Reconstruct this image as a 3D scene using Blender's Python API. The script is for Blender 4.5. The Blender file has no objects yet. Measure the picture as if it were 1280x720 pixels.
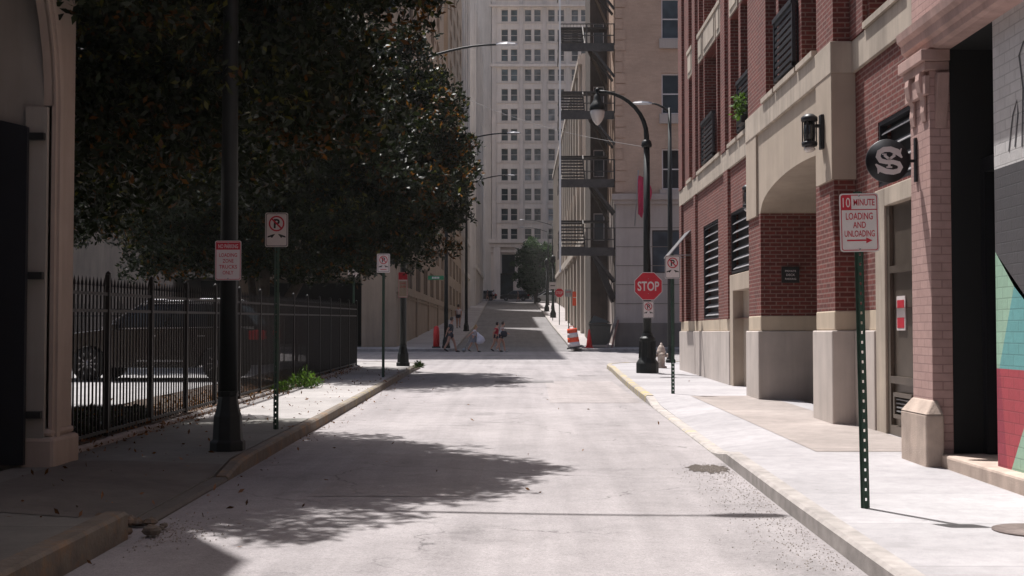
import bpy, math, random
import numpy as np
from mathutils import Vector, Matrix
random.seed(7)
S = bpy.context.scene
COL = S.collection
R = math.radians
F = 1600.0

# ------------------------------------------------------------------ terrain
GP = [(-60, 0), (0, 0), (45, .45), (62, .65), (100, 2.03), (220, 7.1), (900, 7.1)]
def gz(y):
    for (a, za), (b, zb) in zip(GP, GP[1:]):
        if y <= b:
            return za + (zb - za) * (y - a) / (b - a)
    return GP[-1][1]
def interp(tab, y):
    if y <= tab[0][0]: return tab[0][1]
    for (a, va), (b, vb) in zip(tab, tab[1:]):
        if y <= b: return va + (vb - va) * (y - a) / (b - a)
    return tab[-1][1]

# ------------------------------------------------------------------ materials
def newmat(name):
    m = bpy.data.materials.new(name); m.use_nodes = True
    nt = m.node_tree; b = nt.nodes['Principled BSDF']
    return m, nt, b
def N(nt, t, **kw):
    n = nt.nodes.new(t)
    for k, v in kw.items(): setattr(n, k, v)
    return n
def L(nt, a, b): nt.links.new(a, b)
def ramp(nt, fac, stops):
    r = N(nt, 'ShaderNodeValToRGB')
    e = r.color_ramp.elements
    while len(e) < len(stops): e.new(.5)
    for el, (p, c) in zip(e, stops):
        el.position = p; el.color = (c[0], c[1], c[2], 1) if not isinstance(c, (int, float)) else (c, c, c, 1)
    L(nt, fac, r.inputs[0]); return r.outputs[0]
def noise(nt, scale, detail=4, rough=.55, vec=None, w=None):
    n = N(nt, 'ShaderNodeTexNoise'); n.inputs['Scale'].default_value = scale
    n.inputs['Detail'].default_value = detail; n.inputs['Roughness'].default_value = rough
    if vec is None: vec = N(nt, 'ShaderNodeNewGeometry').outputs['Position']
    L(nt, vec, n.inputs['Vector']); return n.outputs['Fac']
def mixc(nt, fac, a, b, mode='MIX'):
    m = N(nt, 'ShaderNodeMix'); m.data_type = 'RGBA'; m.blend_type = mode
    if isinstance(fac, (int, float)): m.inputs[0].default_value = fac
    else: L(nt, fac, m.inputs[0])
    for i, v in ((6, a), (7, b)):
        if isinstance(v, tuple): m.inputs[i].default_value = (v[0], v[1], v[2], 1)
        else: L(nt, v, m.inputs[i])
    return m.outputs[2]
def bump(nt, b, h, strength=.3, dist=.02):
    n = N(nt, 'ShaderNodeBump'); n.inputs['Strength'].default_value = strength
    n.inputs['Distance'].default_value = dist
    L(nt, h, n.inputs['Height']); L(nt, n.outputs[0], b.inputs['Normal'])
def sc(c, k): return tuple(min(1, x * k) for x in c)
def M(name, c, rough=.6, var=.15, scale=3, metal=0, bmp=0, fine=60, spec=.5, streak=0):
    m, nt, b = newmat(name)
    f = noise(nt, scale, 6)
    col = ramp(nt, f, [(.3, sc(c, 1 - var)), (.7, sc(c, 1 + var))])
    if streak:
        g = N(nt, 'ShaderNodeNewGeometry'); mp = N(nt, 'ShaderNodeMapping')
        mp.inputs['Scale'].default_value = (1.3, 1.3, .12); L(nt, g.outputs['Position'], mp.inputs[0])
        f2 = noise(nt, 2.2, 6, .65, mp.outputs[0])
        col = mixc(nt, 1.0, col, ramp(nt, f2, [(.35, 1 - streak), (.6, 1.0)]), 'MULTIPLY')
    L(nt, col, b.inputs['Base Color'])
    b.inputs['Roughness'].default_value = rough; b.inputs['Metallic'].default_value = metal
    b.inputs['Specular IOR Level'].default_value = spec
    if bmp: bump(nt, b, noise(nt, fine, 5), bmp, .01)
    return m
def wallvec(nt):
    g = N(nt, 'ShaderNodeNewGeometry'); sp = N(nt, 'ShaderNodeSeparateXYZ'); sn = N(nt, 'ShaderNodeSeparateXYZ')
    L(nt, g.outputs['Position'], sp.inputs[0]); L(nt, g.outputs['Normal'], sn.inputs[0])
    a = N(nt, 'ShaderNodeMath', operation='ABSOLUTE'); L(nt, sn.outputs[0], a.inputs[0])
    s = N(nt, 'ShaderNodeMath', operation='GREATER_THAN'); L(nt, a.outputs[0], s.inputs[0]); s.inputs[1].default_value = .6
    mx = N(nt, 'ShaderNodeMix'); L(nt, s.outputs[0], mx.inputs[0]); L(nt, sp.outputs[0], mx.inputs[2]); L(nt, sp.outputs[1], mx.inputs[3])
    c = N(nt, 'ShaderNodeCombineXYZ'); L(nt, mx.outputs[0], c.inputs[0]); L(nt, sp.outputs[2], c.inputs[1])
    return c.outputs[0]
def BR(name, c1, c2, mortar, bw=.215, bh=.072, ms=.011, var=.2, bmp=.5, rough=.85, stain=.25):
    m, nt, b = newmat(name); v = wallvec(nt)
    t = N(nt, 'ShaderNodeTexBrick'); L(nt, v, t.inputs['Vector'])
    t.inputs['Color1'].default_value = (*c1, 1); t.inputs['Color2'].default_value = (*c2, 1); t.inputs['Mortar'].default_value = (*mortar, 1)
    t.inputs['Scale'].default_value = 1; t.inputs['Mortar Size'].default_value = ms; t.inputs['Mortar Smooth'].default_value = .15
    t.inputs['Brick Width'].default_value = bw; t.inputs['Row Height'].default_value = bh; t.inputs['Bias'].default_value = -.1
    f = noise(nt, 1.1, 6, .65); f2 = noise(nt, 14, 3)
    col = mixc(nt, 1.0, t.outputs['Color'], ramp(nt, f, [(.3, 1 - stain), (.65, 1.0)]), 'MULTIPLY')
    col = mixc(nt, 1.0, col, ramp(nt, f2, [(.3, 1 - var), (.7, 1.0)]), 'MULTIPLY')
    L(nt, col, b.inputs['Base Color']); b.inputs['Roughness'].default_value = rough
    inv = N(nt, 'ShaderNodeMath', operation='SUBTRACT'); inv.inputs[0].default_value = 1; L(nt, t.outputs['Fac'], inv.inputs[1])
    ad = N(nt, 'ShaderNodeMath', operation='MULTIPLY_ADD'); L(nt, noise(nt, 40, 3), ad.inputs[0]); ad.inputs[1].default_value = .4; L(nt, inv.outputs[0], ad.inputs[2])
    bump(nt, b, ad.outputs[0], bmp, .008)
    return m
def asphalt(name, c, patch=.3):
    m, nt, b = newmat(name)
    g = N(nt, 'ShaderNodeNewGeometry')
    big = noise(nt, .35, 6, .6); mid = noise(nt, 3.5, 5, .6); fine = noise(nt, 120, 2, .7)
    mp = N(nt, 'ShaderNodeMapping'); mp.inputs['Scale'].default_value = (1.7, .09, 1); L(nt, g.outputs['Position'], mp.inputs[0])
    tr = noise(nt, 1.6, 4, .6, mp.outputs[0])
    col = ramp(nt, big, [(.3, sc(c, .86)), (.7, sc(c, 1.1))])
    col = mixc(nt, 1, col, ramp(nt, mid, [(.25, .86), (.6, 1.02)]), 'MULTIPLY')
    col = mixc(nt, 1, col, ramp(nt, tr, [(.3, .84), (.6, 1.03)]), 'MULTIPLY')
    col = mixc(nt, 1, col, ramp(nt, fine, [(.28, .74), (.5, 1.0), (.75, 1.1)]), 'MULTIPLY')
    # pebbles showing through
    vo = N(nt, 'ShaderNodeTexVoronoi'); vo.inputs['Scale'].default_value = 26; L(nt, g.outputs['Position'], vo.inputs['Vector'])
    col = mixc(nt, ramp(nt, vo.outputs['Distance'], [(.0, .55), (.14, 0.0)]), col, sc(c, .45))
    # cracks
    wv = N(nt, 'ShaderNodeTexVoronoi', feature='DISTANCE_TO_EDGE'); wv.inputs['Scale'].default_value = .28
    wn = N(nt, 'ShaderNodeTexNoise'); wn.inputs['Scale'].default_value = 1.6; wn.inputs['Detail'].default_value = 6
    L(nt, g.outputs['Position'], wn.inputs['Vector'])
    va = N(nt, 'ShaderNodeVectorMath', operation='MULTIPLY_ADD'); L(nt, wn.outputs['Color'], va.inputs[0]); va.inputs[1].default_value = (1.2, 1.2, 0); L(nt, g.outputs['Position'], va.inputs[2])
    L(nt, va.outputs[0], wv.inputs['Vector'])
    ck = ramp(nt, wv.outputs['Distance'], [(.0, 1.0), (.004, 0.0)])
    gate = ramp(nt, noise(nt, .5, 2), [(.46, 0.0), (.56, .8)])
    mm = N(nt, 'ShaderNodeMath', operation='MULTIPLY'); L(nt, ck, mm.inputs[0]); L(nt, gate, mm.inputs[1])
    col = mixc(nt, mm.outputs[0], col, sc(c, .3))
    st = noise(nt, .9, 8, .72); col = mixc(nt, 1, col, ramp(nt, st, [(.3, .68), (.42, .95), (.5, 1.0)]), 'MULTIPLY')
    ag = N(nt, 'ShaderNodeTexVoronoi'); ag.inputs['Scale'].default_value = 75; L(nt, g.outputs['Position'], ag.inputs['Vector'])
    agc = N(nt, 'ShaderNodeSeparateColor'); L(nt, ag.outputs['Color'], agc.inputs[0])
    col = mixc(nt, 1, col, ramp(nt, agc.outputs[0], [(0, .82), (.3, .97), (.8, 1.02), (1, 1.12)]), 'MULTIPLY')
    L(nt, col, b.inputs['Base Color']); b.inputs['Roughness'].default_value = .9; b.inputs['Specular IOR Level'].default_value = .25
    bump(nt, b, fine, .35, .01)
    return m
def concrete(name, c, joint=1.5, off=0.0, stain=.25, yjoint=True):
    m, nt, b = newmat(name)
    g = N(nt, 'ShaderNodeNewGeometry')
    col = ramp(nt, noise(nt, .7, 7, .65), [(.3, sc(c, 1 - stain)), (.68, sc(c, 1.08))])
    col = mixc(nt, 1, col, ramp(nt, noise(nt, 6, 5, .7), [(.25, .82), (.6, 1.02)]), 'MULTIPLY')
    fine = noise(nt, 150, 2, .7)
    col = mixc(nt, 1, col, ramp(nt, fine, [(.3, .8), (.55, 1.03)]), 'MULTIPLY')
    # gum spots
    vo = N(nt, 'ShaderNodeTexVoronoi'); vo.inputs['Scale'].default_value = 2.2; L(nt, g.outputs['Position'], vo.inputs['Vector'])
    col = mixc(nt, ramp(nt, vo.outputs['Distance'], [(.035, .5), (.05, 0.0)]), col, sc(c, .35))
    sp = N(nt, 'ShaderNodeSeparateXYZ'); L(nt, g.outputs['Position'], sp.inputs[0])
    if yjoint:
        md = N(nt, 'ShaderNodeMath', operation='FRACT'); dv = N(nt, 'ShaderNodeMath', operation='MULTIPLY_ADD')
        L(nt, sp.outputs[1], dv.inputs[0]); dv.inputs[1].default_value = 1 / joint; dv.inputs[2].default_value = off; L(nt, dv.outputs[0], md.inputs[0])
        col = mixc(nt, ramp(nt, md.outputs[0], [(.0, .7), (.012, 0.0)]), col, sc(c, .3))
        f3 = N(nt, 'ShaderNodeMath', operation='FLOOR'); L(nt, dv.outputs[0], f3.inputs[0])
        wn = N(nt, 'ShaderNodeTexWhiteNoise', noise_dimensions='1D'); L(nt, f3.outputs[0], wn.inputs['W'])
        col = mixc(nt, 1, col, ramp(nt, wn.outputs['Value'], [(0, .88), (1, 1.05)]), 'MULTIPLY')
    L(nt, col, b.inputs['Base Color']); b.inputs['Roughness'].default_value = .88; b.inputs['Specular IOR Level'].default_value = .3
    bump(nt, b, fine, .25, .006)
    return m
def glass(name, c=(.02, .025, .03), rough=.08):
    m, nt, b = newmat(name)
    b.inputs['Base Color'].default_value = (*c, 1); b.inputs['Roughness'].default_value = rough
    b.inputs['Specular IOR Level'].default_value = .15
    oi = N(nt, 'ShaderNodeObjectInfo'); col = ramp(nt, noise(nt, .8, 2), [(.35, sc(c, .6)), (.65, sc(c, 1.8))])
    col = mixc(nt, 1, col, ramp(nt, oi.outputs['Random'], [(0, .5), (.7, 1.0), (.85, 1.2), (1, 2.6)]), 'MULTIPLY'); L(nt, col, b.inputs['Base Color'])
    bump(nt, b, noise(nt, 1.5, 2), .06, .02)
    return m
def leafmat(name, c, rough=.38, tr=.25):
    m, nt, b = newmat(name)
    g = N(nt, 'ShaderNodeNewGeometry')
    col = ramp(nt, g.outputs['Random Per Island'], [(0, sc(c, .55)), (.5, c), (1, sc(c, 1.6))])
    L(nt, col, b.inputs['Base Color']); b.inputs['Roughness'].default_value = rough
    b.inputs['Specular IOR Level'].default_value = .22
    t = N(nt, 'ShaderNodeBsdfTranslucent'); L(nt, mixc(nt, 1, col, (1.5, 1.6, .7), 'MULTIPLY'), t.inputs[0])
    mx = N(nt, 'ShaderNodeMixShader'); mx.inputs[0].default_value = tr
    L(nt, b.outputs[0], mx.inputs[1]); L(nt, t.outputs[0], mx.inputs[2])
    L(nt, mx.outputs[0], nt.nodes['Material Output'].inputs[0])
    return m

m_asph = asphalt('worn_asphalt', (.31, .288, .29))
m_asph2 = asphalt('cross_asphalt', (.29, .27, .27))
m_asph3 = asphalt('far_asphalt', (.20, .19, .19))
m_ground = M('bare_ground', (.12, .1, .08), .95, .3, .4, bmp=.3)
m_walkL2 = concrete('pale_left_sidewalk_concrete', (.36, .34, .33), 1.9, .4, .2)  # paler copy for the sunlit stretch of the left sidewalk
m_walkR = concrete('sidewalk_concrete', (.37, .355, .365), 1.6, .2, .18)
m_walkL = concrete('shade_dark_sidewalk_concrete', (.19, .183, .165), 1.9, .4, .3)  # darker copy for the shaded stretch, shade put into the colour
m_walkF = concrete('far_sidewalk_concrete', (.38, .35, .345), 2.4, .1, .2)
m_apron = concrete('apron_concrete', (.325, .285, .265), 3.1, .3, .28)
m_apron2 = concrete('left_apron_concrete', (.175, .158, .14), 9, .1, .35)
m_lot = asphalt('lot_concrete', (.34, .33, .33))
m_soil = M('bed_soil', (.06, .04, .028), .95, .5, 6, bmp=.8, fine=25)
m_kerb = M('granite_kerb', (.30, .275, .26), .85, .25, 5, bmp=.3)
def kerb_paint(name, a, paint, lo=.42, hi=.55):
    m, nt, b = newmat(name)
    col = ramp(nt, noise(nt, 5, 5), [(.3, sc(a, .7)), (.7, sc(a, 1.15))])
    col = mixc(nt, ramp(nt, noise(nt, 3.2, 8, .75), [(lo, 0.0), (hi, 1.0)]), col, paint)
    L(nt, col, b.inputs['Base Color']); b.inputs['Roughness'].default_value = .85
    bump(nt, b, noise(nt, 30, 5), .5, .015)
    return m
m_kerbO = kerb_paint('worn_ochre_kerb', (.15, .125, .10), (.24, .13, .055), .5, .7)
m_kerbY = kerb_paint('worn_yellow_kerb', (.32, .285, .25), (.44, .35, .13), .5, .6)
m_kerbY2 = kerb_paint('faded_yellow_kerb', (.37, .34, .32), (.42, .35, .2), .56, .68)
m_brick = BR('red_brick', (.20, .036, .024), (.12, .022, .016), (.26, .15, .125), var=.3)
m_brickD = BR('pink_painted_brick', (.52, .335, .30), (.46, .29, .26), (.36, .22, .20), .23, .085, .006, .12, .8, .7, .2)
m_tan = M('tan_stucco', (.40, .325, .255), .85, .08, 1.5, bmp=.12, streak=.12)
m_lime = M('limestone_trim', (.44, .37, .30), .85, .12, 2, bmp=.12, streak=.3)
m_plinth = M('cast_stone_plinth', (.50, .44, .40), .85, .1, 1.6, bmp=.12, streak=.16)
m_cap = M('tan_stone_cap', (.50, .41, .31), .85, .1, 2, bmp=.12, streak=.12)
m_pinktrim = M('pink_painted_stone', (.50, .33, .29), .75, .12, 4, bmp=.3, streak=.25)
m_sandst = M('worn_sandstone', (.46, .365, .305), .85, .16, 5, bmp=.5, streak=.22)
def mural(n, c): return BR(n, c, sc(c, .92), sc(c, .72), .24, .1, .006, .1, .7, .6, .15)
m_mwhite = mural('mural_white', (.66, .64, .63)); m_mgrey = mural('mural_grey', (.085, .08, .085))
m_mmint = mural('mural_mint', (.36, .56, .42)); m_mteal = mural('mural_teal', (.16, .42, .42))
m_mred = mural('mural_red', (.48, .07, .09)); m_mdred = mural('mural_dark_red', (.36, .045, .075))
m_black = M('black_steel', (.010, .010, .013), .45, .2, 5, .2)
m_pole = M('dark_green_pole_paint', (.008, .010, .010), .55, .25, 6, .0, spec=.3)
m_fence = M('black_iron_paint', (.008, .007, .007), .5, .2, 9, .2)
m_post = M('green_sign_post', (.02, .05, .033), .5, .25, 12, .3)
m_void = M('dark_interior', (.006, .006, .006), .9, .1, 2)
m_louv = M('dark_louver_metal', (.022, .022, .026), .45, .2, 5, .3)
m_louvb = M('grey_louver_blade', (.24, .235, .24), .5, .15, 5, .3)
m_glass = glass('window_glass'); m_glassV = glass('far_window_glass', (.02, .03, .034), .3)
m_glassG = glass('grey_window_blind', (.08, .085, .09), .25)
m_bronze = M('bronze_door', (.13, .105, .085), .35, .2, 2, .5)
m_white = M('white_sign_face', (.62, .56, .55), .45, .05, 8)
m_sunEdge = M('sunlit_edge_white', (.72, .70, .68), .5, .08, 3)
m_red = M('red_sign_ink', (.45, .012, .03), .45, .06, 8)
m_ink = M('black_ink', (.012, .012, .012), .5, .1, 8)
m_stop = M('stop_sign_red', (.50, .012, .03), .4, .06, 5)
m_steel = M('galvanised_steel', (.33, .33, .34), .4, .15, 8, .8)
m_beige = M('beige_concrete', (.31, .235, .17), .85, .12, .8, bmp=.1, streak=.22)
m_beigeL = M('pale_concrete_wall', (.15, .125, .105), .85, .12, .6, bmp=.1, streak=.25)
m_L3 = M('pale_stone_wall', (.56, .515, .48), .8, .08, .3, streak=.15)
m_V = M('grey_terracotta_wall', (.66, .57, .51), .8, .07, .3, streak=.12)
m_Vb = M('terracotta_band', (.57, .49, .44), .8, .1, .6, streak=.15)
m_T = BR('tan_brick', (.50, .34, .25), (.45, .30, .22), (.46, .32, .245), .3, .09, .008, .1, .2, .85, .18)
m_Tg = M('grey_painted_stone', (.40, .335, .30), .85, .07, 1.2, bmp=.08, streak=.12)
m_Tb = M('brown_painted_base', (.17, .14, .12), .8, .12, 1.5, streak=.15)
m_Tw = M('dark_brown_wall', (.075, .055, .045), .85, .2, 2, streak=.3)
m_U = M('cream_stucco_wall', (.50, .44, .385), .85, .08, .6, streak=.15)
m_P0 = M('arcade_stucco', (.36, .285, .235), .8, .1, 1.8, bmp=.12, streak=.16)
m_P0i = M('arcade_inner_stucco', (.30, .27, .235), .85, .12, 1.2, bmp=.1, streak=.15)
m_bark = M('grey_brown_bark', (.055, .045, .036), .95, .35, 9, bmp=.8, fine=30)
m_leafA = leafmat('magnolia_leaf', (.011, .017, .006), .48, .16)
m_leafB = leafmat('brown_magnolia_leaf', (.085, .034, .009), .5, .4)
m_leafC = leafmat('young_magnolia_leaf', (.065, .062, .015), .3, .35)
m_leafF = leafmat('street_tree_leaf', (.03, .06, .03), .5, .25)
m_weed = leafmat('weed_leaf', (.055, .10, .022), .5, .3)
m_litter = leafmat('fallen_leaf', (.20, .10, .055), .7, .1)
m_skin = M('skin', (.50, .27, .19), .55, .08, 10)
m_skin2 = M('tanned_skin', (.38, .2, .14), .55, .08, 10)
m_hairD = M('dark_hair', (.03, .018, .012), .6, .3, 30); m_hairB = M('blond_hair', (.32, .2, .09), .6, .3, 30)
def cloth(n, c): return M(n, c, .9, .12, 12)
m_carp = M('black_car_paint', (.004, .004, .005), .12, .1, 2, 0, spec=.5)
m_carw = M('silver_car_paint', (.5, .52, .55), .25, .05, 2, .4)
m_tyre = M('tyre_rubber', (.014, .014, .014), .8, .2, 10)
m_rim = M('alloy_rim', (.22, .22, .23), .4, .1, 5, .7)
m_tail = M('red_tail_lens', (.5, .008, .015), .15, .1, 8)
m_lens = M('clear_lens', (.6, .62, .65), .1, .05, 8)
m_orange = M('orange_plastic', (.75, .075, .02), .5, .08, 6)
m_redcone = M('red_cone_plastic', (.62, .02, .02), .5, .08, 6)
m_cart = M('dark_cart_plastic', (.04, .042, .036), .5, .2, 5)
m_hyd = M('tan_hydrant_paint', (.36, .30, .26), .6, .15, 12)
m_green = M('green_street_sign', (.01, .17, .07), .4, .08, 6)
m_flag = cloth('crimson_flag_cloth', (.42, .02, .07))
m_wood = M('weathered_plank', (.26, .22, .2), .85, .25, 8)
m_globe = M('frosted_lamp_globe', (.62, .58, .54), .25, .05, 5)

# ------------------------------------------------------------------ mesh builder
class MB:
    def __init__(s): s.v = []; s.f = []; s.m = []; s.sm = []; s.k = 0; s.smooth = False
    def mat(s, k): s.k = k; return s
    def add(s, vs, fs):
        o = len(s.v); s.v += [tuple(v) for v in vs]
        for f in fs: s.f.append([o + i for i in f]); s.m.append(s.k); s.sm.append(s.smooth)
        return s
    def quad(s, a, b, c, d): return s.add([a, b, c, d], [(0, 1, 2, 3)])
    def box(s, x0, x1, y0, y1, z0, z1):
        vs = [(x, y, z) for x in (x0, x1) for y in (y0, y1) for z in (z0, z1)]
        return s.add(vs, [(0, 1, 3, 2), (4, 6, 7, 5), (0, 4, 5, 1), (2, 3, 7, 6), (0, 2, 6, 4), (1, 5, 7, 3)])
    def mbox(s, mp, u0, u1, z0, z1, d0, d1):
        vs = [mp(u, z, d) for u in (u0, u1) for z in (z0, z1) for d in (d0, d1)]
        return s.add(vs, [(0, 1, 3, 2), (4, 6, 7, 5), (0, 4, 5, 1), (2, 3, 7, 6), (0, 2, 6, 4), (1, 5, 7, 3)])
    def bar(s, a, b, w, h=None):
        h = h or w; a = Vector(a); b = Vector(b); d = (b - a)
        if d.length < 1e-6: return s
        up = Vector((0, 0, 1)) if abs(d.normalized().z) < .95 else Vector((0, 1, 0))
        x = d.cross(up).normalized() * w / 2; y = x.cross(d).normalized() * h / 2
        vs = [p + sx * x + sy * y for p in (a, b) for sx, sy in ((-1, -1), (1, -1), (1, 1), (-1, 1))]
        return s.add(vs, [(0, 1, 2, 3), (7, 6, 5, 4), (0, 4, 5, 1), (1, 5, 6, 2), (2, 6, 7, 3), (3, 7, 4, 0)])
    def tube(s, pts, rad, n=8, cap=True):
        pts = [Vector(p) for p in pts]
        if isinstance(rad, (int, float)): rad = [rad] * len(pts)
        vs = []; px = None
        for i, p in enumerate(pts):
            d = (pts[min(i + 1, len(pts) - 1)] - pts[max(i - 1, 0)]).normalized()
            if px is None:
                up = Vector((0, 0, 1)) if abs(d.z) < .9 else Vector((1, 0, 0)); px = d.cross(up).normalized()
            px = (px - d * px.dot(d)).normalized(); py = d.cross(px)
            for k in range(n):
                a = 2 * math.pi * k / n; vs.append(p + (px * math.cos(a) + py * math.sin(a)) * rad[i])
        fs = [(i * n + k, i * n + (k + 1) % n, (i + 1) * n + (k + 1) % n, (i + 1) * n + k) for i in range(len(pts) - 1) for k in range(n)]
        if cap: fs += [tuple(range(n - 1, -1, -1)), tuple(range((len(pts) - 1) * n, len(pts) * n))]
        o = s.smooth; s.smooth = n > 5; s.add(vs, fs); s.smooth = o; return s
    def lathe(s, prof, c=(0, 0, 0), n=16, mtx=None, flat=False):
        vs = []
        for r, z in prof:
            for k in range(n):
                a = 2 * math.pi * (k + .5 * flat) / n; v = Vector((r * math.cos(a), r * math.sin(a), z))
                if mtx: v = mtx @ v
                vs.append(v + Vector(c))
        fs = [(i * n + k, i * n + (k + 1) % n, (i + 1) * n + (k + 1) % n, (i + 1) * n + k) for i in range(len(prof) - 1) for k in range(n)]
        fs += [tuple(range(n - 1, -1, -1)), tuple(range((len(prof) - 1) * n, len(prof) * n))]
        o = s.smooth; s.smooth = not flat; s.add(vs, fs); s.smooth = o; return s
    def prism(s, poly, mp, d0, d1):
        n = len(poly); vs = [mp(u, z, d0) for u, z in poly] + [mp(u, z, d1) for u, z in poly]
        return s.add(vs, [tuple(range(n)), tuple(range(2 * n - 1, n - 1, -1))] + [(i, i + n, (i + 1) % n + n, (i + 1) % n) for i in range(n)])
    def poly(s, poly, mp, d):
        return s.add([mp(u, z, d) for u, z in poly], [tuple(range(len(poly)))])
    def wall(s, mp, u0, u1, z0, z1, holes=(), rev=.3, d=0):
        us = sorted({u0, u1, *[h[i] for h in holes for i in (0, 1)]}); zs = sorted({z0, z1, *[h[i] for h in holes for i in (2, 3)]})
        us = [u for u in us if u0 <= u <= u1]; zs = [z for z in zs if z0 <= z <= z1]
        for a, b in zip(us, us[1:]):
            for p, q in zip(zs, zs[1:]):
                cu, cz = (a + b) / 2, (p + q) / 2
                if any(h[0] < cu < h[1] and h[2] < cz < h[3] for h in holes): continue
                s.quad(mp(a, p, d), mp(b, p, d), mp(b, q, d), mp(a, q, d))
        for h in holes:
            a, b, p, q = h[:4]; e = d + rev
            s.quad(mp(a, p, d), mp(a, q, d), mp(a, q, e), mp(a, p, e)); s.quad(mp(b, p, d), mp(b, q, d), mp(b, q, e), mp(b, p, e))
            s.quad(mp(a, p, d), mp(b, p, d), mp(b, p, e), mp(a, p, e)); s.quad(mp(a, q, d), mp(b, q, d), mp(b, q, e), mp(a, q, e))
        return s
    def shell(s, x0, x1, y0, y1, z0, z1, skip=''):
        if 'w' not in skip: s.quad((x0, y0, z0), (x0, y1, z0), (x0, y1, z1), (x0, y0, z1))
        if 'e' not in skip: s.quad((x1, y0, z0), (x1, y1, z0), (x1, y1, z1), (x1, y0, z1))
        if 's' not in skip: s.quad((x0, y0, z0), (x1, y0, z0), (x1, y0, z1), (x0, y0, z1))
        if 'n' not in skip: s.quad((x0, y1, z0), (x1, y1, z0), (x1, y1, z1), (x0, y1, z1))
        return s.quad((x0, y0, z1), (x1, y0, z1), (x1, y1, z1), (x0, y1, z1))
    def build(s, name, mats, parent=None, local=False, bevel=0):
        me = bpy.data.meshes.new(name)
        off = Vector((0, 0, 0))
        if not local:
            p = parent
            while p is not None: off += p.location; p = p.parent
        me.from_pydata([(v[0] - off.x, v[1] - off.y, v[2] - off.z) for v in s.v], [], s.f)
        if not isinstance(mats, (list, tuple)): mats = [mats]
        for m in mats: me.materials.append(m)
        me.polygons.foreach_set('material_index', s.m); me.polygons.foreach_set('use_smooth', s.sm)
        me.update()
        o = bpy.data.objects.new(name, me); COL.objects.link(o)
        if parent: o.parent = parent
        if bevel:
            md = o.modifiers.new('bevel', 'BEVEL'); md.width = bevel; md.segments = 2; md.limit_method = 'ANGLE'
        return o
def parts(w, name, mats, parent, per=1, bevel=0):
    # every `per` boxes of the builder become one part object
    for i in range(0, len(w.f), 6 * per):
        j = min(i + 6 * per, len(w.f)); v0 = i // 6 * 8; v1 = j // 6 * 8
        q = MB(); q.v = w.v[v0:v1]; q.f = [[k - v0 for k in f] for f in w.f[i:j]]; q.m = w.m[i:j]; q.sm = w.sm[i:j]
        q.build(name, mats, parent, bevel=bevel)
def tag(o, label=None, cat=None, group=None, kind=None):
    for k, v in (('label', label), ('category', cat), ('group', group), ('kind', kind)):
        if v: o[k] = v
    return o
def thing(name, loc, label, cat, group=None, rz=0):
    o = bpy.data.objects.new(name, None); COL.objects.link(o); o.empty_display_size = .3
    o.location = loc; o.rotation_euler.z = rz
    return tag(o, label, cat, group)
KIDS = {}
def copy_thing(root, loc, label, rz=None, group=None):
    kids = {}
    for o in bpy.data.objects:
        if o.parent: kids.setdefault(o.parent.name, []).append(o)
    def rec(o, par):
        c = o.copy(); COL.objects.link(c); c.parent = par
        for ch in kids.get(o.name, []): rec(ch, c)
        return c
    r = rec(root, None); r.location = loc; r['label'] = label
    if rz is not None: r.rotation_euler.z = rz
    if group: r['group'] = group
    return r
def struct(mb, name, mat): return tag(mb.build(name, mat), kind='structure')
def mapX(x0, sgn=1): return lambda u, z, d: (x0 + sgn * d, u, z)      # wall in a Y-Z plane
def mapY(y0): return lambda u, z, d: (u, y0 + d, z)                    # wall facing the camera

def text_geo(txt, h, w=None, bold=.012):
    cu = bpy.data.curves.new('t', 'FONT'); cu.body = txt; cu.size = 1; cu.offset = bold
    cu.align_x = 'CENTER'; cu.resolution_u = 3
    ob = bpy.data.objects.new('t', cu); COL.objects.link(ob)
    dg = bpy.context.evaluated_depsgraph_get(); dg.update()
    me = bpy.data.meshes.new_from_object(ob.evaluated_get(dg))
    vs = [tuple(v.co) for v in me.vertices]; fs = [tuple(p.vertices) for p in me.polygons]
    bpy.data.objects.remove(ob); bpy.data.meshes.remove(me); bpy.data.curves.remove(cu)
    x0 = min(v[0] for v in vs); x1 = max(v[0] for v in vs); y0 = min(v[1] for v in vs); y1 = max(v[1] for v in vs)
    sy = h / (y1 - y0); sx = (w / (x1 - x0)) if w else sy * .8
    return [((v[0] - (x0 + x1) / 2) * sx, (v[1] - (y0 + y1) / 2) * sy) for v in vs], fs
def put_text(mb, txt, cx, cz, h, w, d, mp=None, bold=.012):
    vs, fs = text_geo(txt, h, w, bold); mp = mp or mapY(0)
    mb.add([mp(cx + x, cz + z, d) for x, z in vs], fs)
def rrect(w, h, r, cx=0, cz=0, n=4):
    out = []
    for sx, sz, a0 in ((1, 1, 0), (-1, 1, 90), (-1, -1, 180), (1, -1, 270)):
        for k in range(n + 1):
            a = R(a0 + 90 * k / n); out.append((cx + sx * (w / 2 - r) + r * math.cos(a), cz + sz * (h / 2 - r) + r * math.sin(a)))
    return out
def ringp(mb, outer, inner, mp, d):
    n = len(outer)
    mb.add([mp(u, z, d) for u, z in outer] + [mp(u, z, d) for u, z in inner], [(i, (i + 1) % n, (i + 1) % n + n, i + n) for i in range(n)])
def circ(r, cx=0, cz=0, n=24, a0=0): return [(cx + r * math.cos(a0 + 2 * math.pi * k / n), cz + r * math.sin(a0 + 2 * math.pi * k / n)) for k in range(n)]
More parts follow.
